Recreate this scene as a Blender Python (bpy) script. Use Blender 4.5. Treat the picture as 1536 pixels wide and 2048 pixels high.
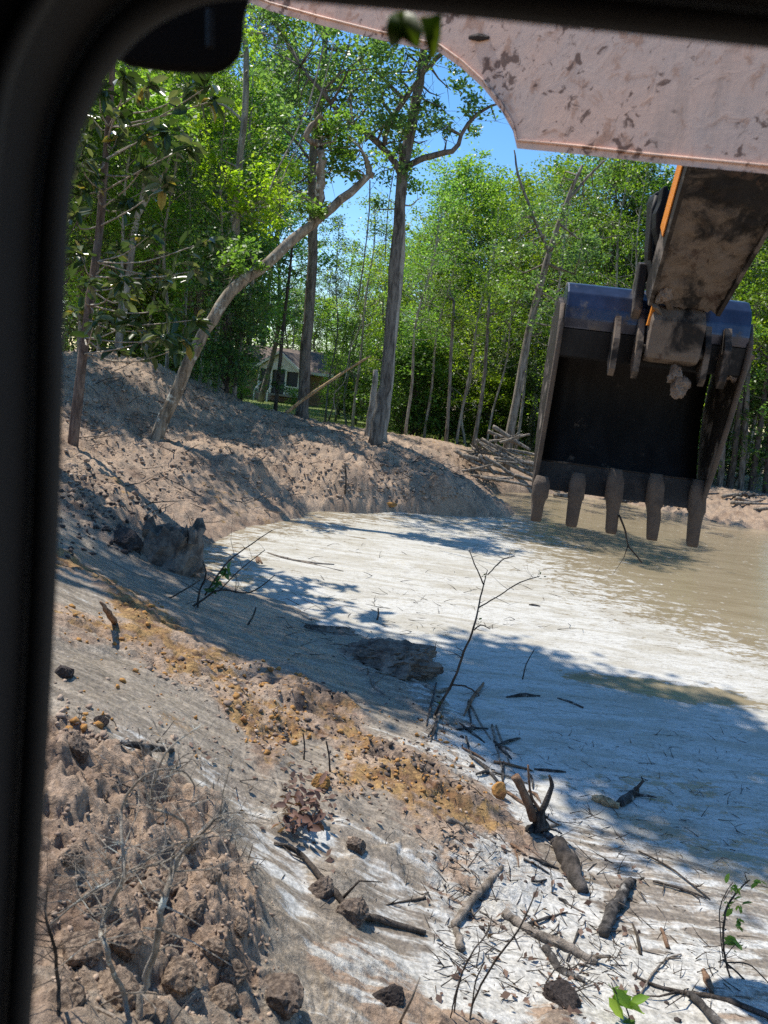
import bpy, bmesh, math, random
import numpy as np
from mathutils import Vector, Matrix

for o in list(bpy.data.objects):
    bpy.data.objects.remove(o)
scene = bpy.context.scene
COL = scene.collection
R = math.radians

# ------------------------------------------------------------------ camera
F, CX, CY = 1577.0, 768.0, 1024.0            # focal length and centre in photograph pixels
PITCH, ROLL = R(-9.1), R(7.0)
CAM = np.array((0.0, 0.0, 3.3))
_f = np.array((0, math.cos(PITCH), math.sin(PITCH)))
_r = np.array((1.0, 0, 0))
_u = np.array((0, -math.sin(PITCH), math.cos(PITCH)))
CR = math.cos(ROLL) * _r + math.sin(ROLL) * _u
CU = -math.sin(ROLL) * _r + math.cos(ROLL) * _u
cam_d = bpy.data.cameras.new('camera')
cam = bpy.data.objects.new('camera', cam_d); COL.objects.link(cam)
M = Matrix(((CR[0], CU[0], -_f[0], CAM[0]), (CR[1], CU[1], -_f[1], CAM[1]),
            (CR[2], CU[2], -_f[2], CAM[2]), (0, 0, 0, 1)))
cam.matrix_world = M
cam_d.sensor_fit = 'VERTICAL'; cam_d.sensor_height = 36.0
cam_d.lens = 36.0 * F / 2048.0
cam_d.clip_start = 0.05; cam_d.clip_end = 2000
cam_d.dof.use_dof = True; cam_d.dof.focus_distance = 9.0; cam_d.dof.aperture_fstop = 5.0
scene.camera = cam

# ------------------------------------------------------------------ light
SUN_EL, SUN_AZ = R(60), R(-56)               # azimuth from +Y, negative = to the left
SUN = np.array((math.sin(SUN_AZ) * math.cos(SUN_EL), math.cos(SUN_AZ) * math.cos(SUN_EL), math.sin(SUN_EL)))
world = bpy.data.worlds.new('World'); scene.world = world; world.use_nodes = True
wn = world.node_tree.nodes; wl = world.node_tree.links
sky = wn.new('ShaderNodeTexSky'); sky.sky_type = 'NISHITA'; sky.sun_disc = False
sky.sun_elevation = SUN_EL; sky.sun_rotation = SUN_AZ
sky.air_density = 1.0; sky.dust_density = 0.25; sky.ozone_density = 2.0
hs = wn.new('ShaderNodeHueSaturation'); hs.inputs['Saturation'].default_value = 1.3; hs.inputs['Value'].default_value = 1.0
wl.new(sky.outputs[0], hs.inputs['Color']); wl.new(hs.outputs[0], wn['Background'].inputs[0]); wn['Background'].inputs[1].default_value = 0.145
sd = bpy.data.lights.new('sun', 'SUN'); sd.energy = 4.5; sd.angle = R(0.55); sd.color = (1, 0.95, 0.86)
so = bpy.data.objects.new('sun', sd); COL.objects.link(so)
so.rotation_euler = Vector(SUN).to_track_quat('Z', 'Y').to_euler(); so.location = (-30, 30, 50)
scene.view_settings.view_transform = 'Standard'; scene.view_settings.look = 'None'
scene.view_settings.gamma = 1.0; scene.view_settings.use_curve_mapping = False
scene.view_settings.exposure = 0.5
scene.render.engine = 'CYCLES'
scene.cycles.use_denoising = False
scene.cycles.max_bounces = 8; scene.cycles.diffuse_bounces = 3; scene.cycles.glossy_bounces = 3
scene.cycles.transmission_bounces = 4; scene.cycles.transparent_max_bounces = 4
scene.cycles.caustics_reflective = False; scene.cycles.caustics_refractive = False

# ------------------------------------------------------------------ geometry helpers
def ray(px, py):
    return _f + (px - CX) / F * CR + (CY - py) / F * CU
def P(px, py, d):
    v = ray(px, py); return CAM + v * (d / v[1])
def PZ(px, py, z):
    v = ray(px, py); return CAM + v * ((z - CAM[2]) / v[2])
def pxm(d):                                   # metres for one photograph pixel at depth d
    return d / F

def pn(x, y, seed=0):
    """gradient noise, about -1..1"""
    xi = np.floor(x).astype(np.int64); yi = np.floor(y).astype(np.int64)
    xf = x - xi; yf = y - yi
    u = xf * xf * xf * (xf * (xf * 6 - 15) + 10); v = yf * yf * yf * (yf * (yf * 6 - 15) + 10)
    def g(ix, iy, dx, dy):
        h = (ix * 374761393 + iy * 668265263 + seed * 974711) & 0xFFFFFFFF
        h = ((h ^ (h >> 13)) * 1274126177) & 0xFFFFFFFF
        a = (h ^ (h >> 16)).astype(np.float64) * (2 * math.pi / 4294967296.0)
        return np.cos(a) * dx + np.sin(a) * dy
    a = g(xi, yi, xf, yf); b = g(xi + 1, yi, xf - 1, yf)
    c = g(xi, yi + 1, xf, yf - 1); d = g(xi + 1, yi + 1, xf - 1, yf - 1)
    return 1.45 * (a + u * (b - a) + v * ((c + u * (d - c)) - (a + u * (b - a))))
def fbm(x, y, seed=0, oct=4, gain=0.5):
    s = np.zeros_like(x); a = 1.0
    for i in range(oct):
        s = s + a * pn(x * 2 ** i + i * 17.3, y * 2 ** i - i * 9.1, seed + i); a *= gain
    return s
def worley(x, y, seed=0):
    """dome-shaped lumps of uneven height, 0..1"""
    xi = np.floor(x).astype(np.int64); yi = np.floor(y).astype(np.int64)
    best = np.full(x.shape, 9.0); val = np.zeros_like(x)
    for i in (-1, 0, 1):
        for j in (-1, 0, 1):
            cx, cy = xi + i, yi + j
            h = (cx * 374761393 + cy * 668265263 + seed * 974711) & 0xFFFFFFFF
            h = ((h ^ (h >> 13)) * 1274126177) & 0xFFFFFFFF; h = h ^ (h >> 16)
            jx = (h & 1023) / 1023.0; jy = ((h >> 10) & 1023) / 1023.0; hv = ((h >> 20) & 1023) / 1023.0
            d = (cx + jx - x) ** 2 + (cy + jy - y) ** 2
            m = d < best
            best = np.where(m, d, best); val = np.where(m, hv, val)
    return np.clip(1 - best * 1.3, 0, 1) * (0.25 + 0.75 * val)
def sstep(a, b, x):
    t = np.clip((x - a) / (b - a), 0, 1); return t * t * (3 - 2 * t)

# ------------------------------------------------------------------ terrain model
cp = []                                       # x, y, z
def cz(z, *pts):
    for px, py in pts: cp.append((*PZ(px, py, z)[:2], z))
def cd(*pts):
    for px, py, d in pts: cp.append(tuple(P(px, py, d)))
# shoreline
cz(0.0, (392, 1105), (430, 1165), (560, 1205), (640, 1245), (720, 1275), (830, 1345), (890, 1400), (960, 1470), (1020, 1540),
   (1090, 1600), (1180, 1640), (1300, 1685), (1420, 1735), (1536, 1800),
   (450, 1068), (530, 1048), (600, 1033), (690, 1024), (780, 1023), (880, 1031), (985, 1034), (962, 998),
   (1060, 986), (1150, 990), (1250, 1005), (1350, 1025), (1450, 1046), (1536, 1060))
# pond bed
cz(-0.5, (1000, 1200), (1300, 1300), (760, 1130), (1450, 1500), (1300, 1090), (900, 1070), (1200, 1430), (600, 1110),
   (1536, 1200), (1800, 1300), (1800, 1600), (1060, 1020), (1200, 1040), (1420, 1100))
# near bank
for t in ((300, 1180, .42), (200, 1130, .6), (130, 1100, .9), (150, 1250, 1.0), (300, 1300, .75), (450, 1300, .42),
          (600, 1330, .28), (750, 1400, .2), (850, 1480, .2), (950, 1560, .18), (130, 1400, 1.1), (300, 1420, .92),
          (500, 1450, .62), (650, 1500, .45), (800, 1560, .36), (900, 1650, .22), (1000, 1700, .14), (120, 1560, 1.1),
          (300, 1600, .85), (500, 1620, .6), (700, 1700, .42), (850, 1800, .26), (1000, 1850, .16), (1200, 1850, .06),
          (1400, 1860, .05), (1500, 2000, .1), (1200, 2040, .2), (900, 2040, .34), (650, 2040, .55), (650, 1850, .42),
          (450, 1750, .75), (300, 1750, .98), (150, 1750, 1.12), (120, 2040, 1.25), (350, 2040, 1.02), (500, 1950, .75),
          (340, 1130, .22), (200, 1040, .75), (300, 1040, .5), (400, 1040, .2), (395, 990, .5), (500, 1000, .35),
          (600, 1000, .2), (130, 960, 1.1), (900, 1000, .42), (830, 965, .7), (700, 965, .7), (600, 960, .6),
          (500, 930, 1.0), (400, 930, 1.0), (940, 975, .35)):
    cz(t[2], t[:2])
# the hill
cd((310, 885, 19), (200, 900, 16.5), (130, 880, 16), (140, 735, 21), (240, 724, 23), (330, 745, 24), (420, 785, 26), (500, 815, 27),
   (560, 835, 28), (603, 842, 29), (680, 870, 27), (748, 893, 25), (850, 893, 29), (930, 902, 30), (1000, 935, 30), (240, 800, 20), (400, 850, 22))
for p in ((-25, 22, 2.6), (-14, 27, 1.9), (-8, 33, 1.1), (-4, 37, .9), (0, 37, .9), (4, 36, .85), (10, 36, .75), (18, 36, .75), (26, 36, .8),
          (-20, 42, .7), (0, 50, .6), (15, 50, .6), (-20, 75, .5), (0, 75, .5), (20, 75, .6), (40, 60, .8), (-50, 60, 1), (60, 30, 1),
          (-40, 10, 2.6), (-20, 8, 2.3), (-10, 3, 1.8), (0, -5, 1.2), (-10, -10, 1.5), (10, -10, .9), (30, -10, 1), (12, 15, -.7), (20, 15, -.5),
          (32, 15, .8), (8, 5, -.3), (14, 5, -.2), (12, -3, .4), (0, 120, 1), (-90, 120, 1), (90, 120, 1), (0, 400, 2), (400, 0, 2), (-400, 0, 2),
          (0, -400, 2), (-300, 300, 2), (300, 300, 2), (0, 0.5, 1.1), (3, 1, .5), (-3, 1, 1.4)):
    cp.append(p)
for px in (1060, 1150, 1250, 1350, 1450, 1536, 1650):
    q = PZ(px, 985 + max(0, px - 1060) * .16, 0); cp.append((q[0] * 1.12, q[1] + 3.2, .55))
cp = np.array(cp)
_c2 = 0.35
def _k(dx, dy): return np.sqrt(dx * dx + dy * dy + _c2)
_n = len(cp)
_A = np.zeros((_n + 3, _n + 3))
_A[:_n, :_n] = _k(cp[:, None, 0] - cp[None, :, 0], cp[:, None, 1] - cp[None, :, 1]) - 0.02 * np.eye(_n)
_A[:_n, _n] = 1; _A[:_n, _n + 1:] = cp[:, :2] / 50
_A[_n:, :_n] = _A[:_n, _n:].T
_w = np.linalg.solve(_A, np.concatenate([cp[:, 2], np.zeros(3)]))
def Hbase(x, y):
    s = _w[_n] + _w[_n + 1] * x / 50 + _w[_n + 2] * y / 50
    for i in range(_n): s = s + _w[i] * _k(x - cp[i, 0], y - cp[i, 1])
    return s

# surface character: silt, ochre, grey mud, rough, dark, grass
AT = []
def at_(vals, *pts):
    for px, py in pts:
        v = ray(px, py)
        z = 0.4 if py > 1000 else 1.3
        if v[2] > -0.02: z = 3.0
        q = CAM + v * ((z - CAM[2]) / v[2]) if v[2] < -0.012 else P(px, py, 24)
        AT.append((q[0], q[1]) + vals)
#      silt ochre grey rough dark grass
at_((.02, .10, .10, .9, .28, 0), (140, 800), (240, 760), (330, 800), (420, 830), (300, 850), (520, 870), (560, 900), (640, 930), (740, 940), (830, 940), (720, 990), (860, 990), (940, 1000), (160, 880))
at_((.03, .12, .2, .55, .05, 0), (560, 960), (620, 990), (450, 950), (350, 920))
at_((.10, .42, .35, .45, .05, 0), (260, 930), (400, 990), (500, 1010), (430, 1040))
at_((.05, .15, .3, .9, .45, 0), (200, 980), (180, 1040), (250, 1070))
at_((.12, .05, .85, .2, .35, 0), (180, 1120), (300, 1180), (420, 1220), (500, 1260), (600, 1290), (680, 1340), (780, 1390), (200, 1180), (460, 1180))
at_((.42, .05, .8, .06, .0, 0), (140, 1270), (170, 1310), (760, 1440))
at_((.05, .85, .1, .75, .35, 0), (200, 1230), (250, 1280), (170, 1210))
at_((.06, .72, .2, .7, .15, 0), (190, 1360), (330, 1350), (420, 1380), (320, 1430), (460, 1480), (520, 1490), (400, 1330))
at_((.14, .35, .45, .65, .15, 0), (260, 1400), (130, 1420), (380, 1450), (560, 1440), (480, 1370))
at_((.05, .62, .1, .8, .65, 0), (620, 1420), (700, 1450), (780, 1500), (870, 1530), (930, 1570), (650, 1400))
at_((.12, .7, .3, .5, .1, 0), (690, 1490), (820, 1560), (900, 1590), (990, 1600), (530, 1550), (700, 1570))
at_((.22, .10, .9, .10, .1, 0), (200, 1490), (330, 1510), (420, 1530), (150, 1530))
at_((.33, .22, .85, .12, .0, 0), (300, 1580), (450, 1590), (180, 1610), (350, 1640), (580, 1560), (620, 1620), (740, 1620), (600, 1530))
at_((.42, .08, .7, .3, .0, 0), (560, 1680), (700, 1660), (800, 1680), (860, 1720))
at_((.10, .10, .3, 1.0, .42, 0), (150, 1700), (250, 1720), (350, 1740), (430, 1700), (150, 1850), (300, 1850), (420, 1850), (460, 1920), (120, 1960), (300, 1980), (430, 2020))
at_((.28, .05, .8, .45, .1, 0), (560, 1960), (650, 1830), (700, 1780), (520, 1880), (620, 2030))
at_((.52, .02, .98, .04, .0, 0), (250, 1650), (420, 1660), (640, 1690), (480, 1670), (600, 1740), (520, 1720), (530, 1770), (580, 1830), (800, 1810), (850, 1870), (760, 1760))
at_((.62, .05, .35, .55, .05, 0), (900, 1720), (980, 1700), (960, 1640), (720, 1930), (800, 1960), (1000, 1640), (650, 1960))
at_((.80, .02, .5, .1, .0, 0), (950, 1880), (900, 1930), (1100, 1850), (1000, 1960), (1250, 1850), (1350, 1870), (1200, 1960), (1400, 1950), (1300, 1980), (1150, 1720), (1120, 1560), (1020, 1480), (960, 1420))
at_((.45, .02, .95, .03, .0, 0), (1200, 1600), (1300, 1660), (1400, 1720), (1250, 1720), (1480, 1780), (1350, 1760), (1150, 1640))
at_((.60, .0, .6, .2, .15, 0), (1480, 1880), (1500, 1980), (1450, 1820))
at_((.3, .05, .4, .6, .6, 0), (900, 2040), (1000, 2040), (1100, 2030), (1400, 2040), (820, 2010))
at_((.5, .0, .6, .4, .1, 0), (900, 1420), (860, 1370), (820, 1460), (940, 1500))
at_((.0, .5, .0, .5, .1, .25), (870, 860), (960, 880), (830, 870))
at_((.05, .1, .1, .9, .4, 0), (1000, 940), (1050, 960), (960, 960), (1200, 985), (1350, 1010), (1500, 1030))
for p in ((-6, 40), (-2, 42), (2, 44), (6, 42), (-10, 46), (-4, 55), (4, 55), (-14, 60), (0, 70), (10, 60)):
    AT.append(p + (0, .05, 0, .15, .05, .95))
for p in ((-20, 35), (12, 38), (20, 38), (30, 40), (-30, 30), (25, 55), (-35, 60), (0, 100), (60, 60), (-60, 60), (40, 20)):
    AT.append(p + (0, .1, 0, .35, .5, .45))
for p in ((-20, 8), (-12, 4), (0, -6), (10, -8), (-12, 12), (20, -10), (-30, 0)):
    AT.append(p + (.02, .15, .2, .7, .2, .05))
AT = np.array(AT)
def _lp(x, y):
    r = np.sqrt(x * x + y * y) + 0.3
    return np.arctan2(x, y), 0.75 * np.log(r)
_AU, _AV = _lp(AT[:, 0], AT[:, 1])
def attrs(x, y):
    u, v = _lp(x, y)
    u = u + 0.022 * fbm(x * .9, y * .9, 71, 3); v = v + 0.022 * fbm(x * .9, y * .9, 91, 3)
    W = np.full(x.shape, 1e-9); S = [np.zeros_like(x) for _ in range(6)]
    for i in range(len(AT)):
        d2 = (u - _AU[i]) ** 2 + (v - _AV[i]) ** 2
        w = 1.0 / (d2 + 0.0006) ** 2
        W = W + w
        for k in range(6):
            if AT[i, 2 + k]: S[k] = S[k] + w * AT[i, 2 + k]
    return [s / W for s in S]
def relief(x, y, rough):
    r = rough
    h = r * (0.10 * worley(x * 2.1 + .35 * pn(x * 2, y * 2, 5), y * 2.1 + .35 * pn(x * 2, y * 2, 6), 11)
             + 0.085 * worley(x * 4.6 + .3 * pn(x * 5, y * 5, 7), y * 4.6, 12) + 0.05 * worley(x * 10.3, y * 10.3 + .3 * pn(x * 9, y * 9, 8), 13)
             + 0.022 * worley(x * 23, y * 23, 14) - 0.07)
    h = h + r * 0.10 * fbm(x * .7, y * .7, 21, 3)
    rr_ = sstep(.45, .95, r)
    for i, (fq, am) in enumerate(((1.7, .12), (3.6, .085), (7.7, .05), (15, .022))):
        h = h + rr_ * am * (.45 - np.abs(pn(x * fq + 7.7 * i + .4 * pn(y * fq, x * fq, 60 + i), y * fq * 1.15, 171 + i)) * 1.35)
    a = (x - y) * .7071; b = (x + y) * .7071
    h = h + (1 - r) * (0.010 * fbm(a * 1.2, b * 5, 31, 3) + 0.012 * fbm(x * 2.5, y * 2.5, 41, 2))
    return h
def Hfull(x, y):
    b = Hbase(x, y)
    A = attrs(x, y)
    m = sstep(-0.12, 0.06, b)
    rr = np.sqrt(x * x + y * y); far = sstep(10, 14, rr)
    rg = 0.0
    for i, (fq, am) in enumerate(((.55, .18), (1.3, .16), (2.9, .12), (6.1, .085), (12, .05))):
        rg = rg + am * (.55 - np.abs(pn(x * fq + 3.1 * i, y * fq * 1.3, 131 + i)) * 1.3)
    hill = rg * A[3] * (1 - .6 * sstep(32, 40, rr))
    return b + (relief(x, y, A[3]) * (1 - far) + hill * far) * m, A
def H1(x, y):
    return float(Hfull(np.array([float(x)]), np.array([float(y)]))[0][0])
def hit(px, py, tmin=1.6):
    v = ray(px, py)
    t = np.concatenate([np.linspace(tmin, 12, 500), np.linspace(12.05, 60, 500)])
    X = CAM[0] + v[0] * t; Y = CAM[1] + v[1] * t; Z = CAM[2] + v[2] * t
    h = np.maximum(Hfull(X, Y)[0], 0.0)
    below = np.nonzero(Z < h)[0]
    i = below[0] if len(below) else len(t) - 1
    return np.array((X[i], Y[i], h[i]))

# ------------------------------------------------------------------ mesh helpers
def link(o, parent=None):
    COL.objects.link(o)
    if parent is not None: o.parent = parent
    return o
def tag(o, label=None, cat=None, group=None, kind=None):
    if label: o['label'] = label
    if cat: o['category'] = cat
    if group: o['group'] = group
    if kind: o['kind'] = kind
    return o
def empty(name, loc=(0, 0, 0), rz=0):
    o = bpy.data.objects.new(name, None); o.location = loc; o.rotation_euler = (0, 0, rz)
    o.empty_display_size = .2
    return link(o)
def np_mesh(name, V, Q, smooth=False):
    """V (n,3), Q (m,k) faces of one size"""
    me = bpy.data.meshes.new(name)
    V = np.ascontiguousarray(V, dtype=np.float32); Q = np.ascontiguousarray(Q, dtype=np.int32)
    k = Q.shape[1]
    me.vertices.add(len(V)); me.vertices.foreach_set('co', V.ravel())
    me.loops.add(Q.size); me.loops.foreach_set('vertex_index', Q.ravel())
    me.polygons.add(len(Q)); me.polygons.foreach_set('loop_start', np.arange(0, Q.size, k, dtype=np.int32))
    if smooth: me.polygons.foreach_set('use_smooth', np.ones(len(Q), dtype=bool))
    me.update(calc_edges=True)
    return me
class MB:
    def __init__(s): s.V = []; s.F = []
    def add(s, V, Fs):
        b = len(s.V); s.V += [tuple(map(float, v)) for v in V]; s.F += [tuple(i + b for i in f) for f in Fs]
    def tube(s, pts, rad, sides=6, cap=True, jit=0.0, rng=random):
        pts = [np.array(p, dtype=float) for p in pts]; n = len(pts)
        if not hasattr(rad, '__len__'): rad = [rad] * n
        T = []
        for i in range(n):
            t = pts[min(i + 1, n - 1)] - pts[max(i - 1, 0)]; T.append(t / (np.linalg.norm(t) + 1e-9))
        a = np.array((0, 0, 1.0)) if abs(T[0][2]) < .9 else np.array((1.0, 0, 0))
        N = np.cross(T[0], a); N /= np.linalg.norm(N)
        b = len(s.V)
        for i in range(n):
            N = N - T[i] * np.dot(N, T[i]); N /= (np.linalg.norm(N) + 1e-9); B = np.cross(T[i], N)
            for k in range(sides):
                a = 2 * math.pi * k / sides; rr = rad[i] * (1 + jit * rng.uniform(-1, 1))
                s.V.append(tuple(pts[i] + rr * (math.cos(a) * N + math.sin(a) * B)))
        for i in range(n - 1):
            for k in range(sides):
                k2 = (k + 1) % sides
                s.F.append((b + i * sides + k, b + i * sides + k2, b + (i + 1) * sides + k2, b + (i + 1) * sides + k))
        if cap:
            s.F.append(tuple(b + k for k in range(sides))[::-1]); s.F.append(tuple(b + (n - 1) * sides + k for k in range(sides)))
    def hexa(s, c):                            # 8 corners: bottom 4 then top 4
        s.add(c, [(3, 2, 1, 0), (4, 5, 6, 7), (0, 1, 5, 4), (1, 2, 6, 5), (2, 3, 7, 6), (3, 0, 4, 7)])
    def box(s, x0, x1, y0, y1, z0, z1):
        s.hexa([(x0, y0, z0), (x1, y0, z0), (x1, y1, z0), (x0, y1, z0), (x0, y0, z1), (x1, y0, z1), (x1, y1, z1), (x0, y1, z1)])
    def prism(s, poly, vec):                   # planar polygon (3-D points) extruded along vec
        n = len(poly); vec = np.array(vec, dtype=float)
        V = [np.array(p, dtype=float) for p in poly]; V = V + [p + vec for p in V]
        s.add(V, [tuple(range(n)), tuple(range(2 * n - 1, n - 1, -1))] + [((i + 1) % n, i, n + i, n + (i + 1) % n) for i in range(n)])
    def build(s, name, mat, parent=None, smooth=False, bevel=0.0, seg=2, loc=None):
        V = s.V
        if loc is not None: V = [tuple(np.array(v) - np.array(loc)) for v in V]
        me = bpy.data.meshes.new(name); me.from_pydata(V, [], s.F); me.validate()
        if mat: me.materials.append(mat)
        bm = bmesh.new(); bm.from_mesh(me); bmesh.ops.recalc_face_normals(bm, faces=bm.faces)
        if bevel: bmesh.ops.bevel(bm, geom=list(bm.edges), offset=bevel, segments=seg, affect='EDGES', profile=.6)
        bm.to_mesh(me); bm.free()
        if smooth: me.polygons.foreach_set('use_smooth', np.ones(len(me.polygons), dtype=bool))
        o = bpy.data.objects.new(name, me)
        if loc is not None: o.location = loc
        return link(o, parent)

def spline(pts, n):
    """smooth polyline through points (any dimension)"""
    pts = np.array(pts, dtype=float); m = len(pts)
    if m < 3: return np.array([pts[0] + (pts[-1] - pts[0]) * t for t in np.linspace(0, 1, n)])
    out = []
    for t in np.linspace(0, m - 1 - 1e-6, n):
        i = int(t); f = t - i
        p0 = pts[max(i - 1, 0)]; p1 = pts[i]; p2 = pts[i + 1]; p3 = pts[min(i + 2, m - 1)]
        out.append(.5 * ((2 * p1) + (p2 - p0) * f + (2 * p0 - 5 * p1 + 4 * p2 - p3) * f * f + (3 * p1 - p0 - 3 * p2 + p3) * f ** 3))
    return np.array(out)

# ------------------------------------------------------------------ materials
class NT:
    def __init__(s, name):
        s.m = bpy.data.materials.new(name); s.m.use_nodes = True; s.t = s.m.node_tree
        s.n = s.t.nodes; s.l = s.t.links; s.b = s.n['Principled BSDF']; s.out = s.n['Material Output']
    def node(s, typ, ins=None, **kw):
        nd = s.n.new('ShaderNode' + typ)
        for k, v in kw.items(): setattr(nd, k, v)
        for k, v in (ins or {}).items(): s.set(nd.inputs[k], v)
        return nd
    def set(s, sock, v):
        if isinstance(v, bpy.types.NodeSocket): s.l.new(v, sock)
        else:
            if hasattr(sock.default_value, '__len__') and not hasattr(v, '__len__'): v = [v] * len(sock.default_value)
            if hasattr(sock.default_value, '__len__') and len(sock.default_value) == 4 and len(v) == 3: v = (*v, 1)
            sock.default_value = v
    def obj(s): return s.node('TexCoord').outputs['Object']
    def mapping(s, vec, scale=(1, 1, 1), rot=(0, 0, 0)):
        return s.node('Mapping', {'Vector': vec, 'Scale': scale, 'Rotation': rot}).outputs[0]
    def noise(s, vec, scale, detail=5, rough=.6, dist=0):
        return s.node('TexNoise', {'Vector': vec, 'Scale': scale, 'Detail': detail, 'Roughness': rough, 'Distortion': dist}).outputs['Fac']
    def math(s, op, a, b=0.0, clamp=False):
        nd = s.node('Math', operation=op, use_clamp=clamp); s.set(nd.inputs[0], a); s.set(nd.inputs[1], b); return nd.outputs[0]
    def ramp(s, fac, a, b, c0=0.0, c1=1.0):
        nd = s.node('MapRange', {'Value': fac, 'From Min': a, 'From Max': b, 'To Min': c0, 'To Max': c1}); nd.interpolation_type = 'SMOOTHSTEP'
        return nd.outputs[0]
    def mix(s, fac, a, b, blend='MIX'):
        nd = s.node('Mix', data_type='RGBA', blend_type=blend); s.set(nd.inputs[0], fac); s.set(nd.inputs[6], a); s.set(nd.inputs[7], b)
        return nd.outputs[2]
    def attr(s, name): return s.node('Attribute', attribute_name=name)
    def bump(s, h, strength=.5, dist=.02):
        s.set(s.b.inputs['Normal'], s.node('Bump', {'Height': h, 'Strength': strength, 'Distance': dist}).outputs[0])
    def p(s, **kw):
        for k, v in kw.items(): s.set(s.b.inputs[k.replace('_', ' ')], v)
        return s

def mat_ground():
    t = NT('ground_mud'); v = t.obj()
    a = t.node('SeparateColor', {'Color': t.attr('surfA').outputs['Color']}); b = t.node('SeparateColor', {'Color': t.attr('surfB').outputs['Color']})
    silt, ochre, grey = a.outputs[0], a.outputs[1], a.outputs[2]; dark, grass, rough = b.outputs[0], b.outputs[1], b.outputs[2]
    n1 = t.noise(v, 1.1, 9, .68); n2 = t.noise(v, 7, 9, .7); n3 = t.noise(t.mapping(v, (1.0, 6.5, 2), (0, 0, R(45))), 1.3, 9, .66, .9)
    n4 = t.noise(v, 34, 6, .7); n5 = t.noise(v, 2.6, 8, .65, .4)
    def mask(x, na, ka, nb, kb, lo, hi):
        x = t.math('ADD', x, t.math('MULTIPLY', t.math('SUBTRACT', na, .5), ka)); x = t.math('ADD', x, t.math('MULTIPLY', t.math('SUBTRACT', nb, .5), kb))
        return t.ramp(x, lo, hi)
    dirt = t.mix(t.ramp(n1, .3, .7), (.14, .086, .058), (.50, .365, .255))
    dirt = t.mix(t.ramp(n5, .35, .7), dirt, (.37, .265, .185))
    col = t.mix(mask(grey, n3, .6, n1, .5, .36, .62), dirt, t.mix(t.ramp(n3, .3, .7), (.165, .133, .10), (.37, .305, .23)))
    och = t.mix(t.ramp(n2, .35, .65), (.155, .075, .038), (.40, .245, .095))
    col = t.mix(mask(ochre, n5, 2.0, n2, .9, .47, .72), col, och)
    col = t.mix(mask(dark, n1, 1.1, n2, 1.0, .44, .72), col, (.085, .062, .05))
    col = t.mix(mask(silt, n3, 1.0, n2, .55, .44, .60), col, t.mix(t.ramp(n3, .25, .7), (.37, .34, .285), (.54, .52, .475)))
    col = t.mix(mask(grass, n1, .9, n2, .6, .45, .62), col, t.mix(t.ramp(n2, .3, .7), (.10, .14, .03), (.21, .25, .07)))
    col = t.mix(1.0, col, t.mix(t.ramp(n4, .3, .7), (.58, .58, .58), (1.32, 1.32, 1.32)), 'MULTIPLY')
    spk = t.node('TexVoronoi', {'Vector': v, 'Scale': 16.0}); spk_m = t.math('MULTIPLY', t.ramp(spk.outputs['Distance'], .13, .07), t.ramp(n5, .5, .62))
    spk_m = t.math('MULTIPLY', spk_m, t.ramp(grey, .3, .6))
    col = t.mix(t.math('MULTIPLY', spk_m, .8), col, (.55, .53, .49))
    t.p(Base_Color=col, Roughness=t.math('SUBTRACT', t.ramp(grey, .35, .9, .95, .36), t.math('MULTIPLY', n2, .12)), Specular_IOR_Level=.35)
    h = t.math('ADD', t.math('MULTIPLY', n2, t.ramp(rough, 0, .8, .1, 1.0)), t.math('MULTIPLY', n4, t.ramp(rough, 0, .7, .1, .55)))
    t.bump(h, .85, .05)
    return t.m
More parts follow.
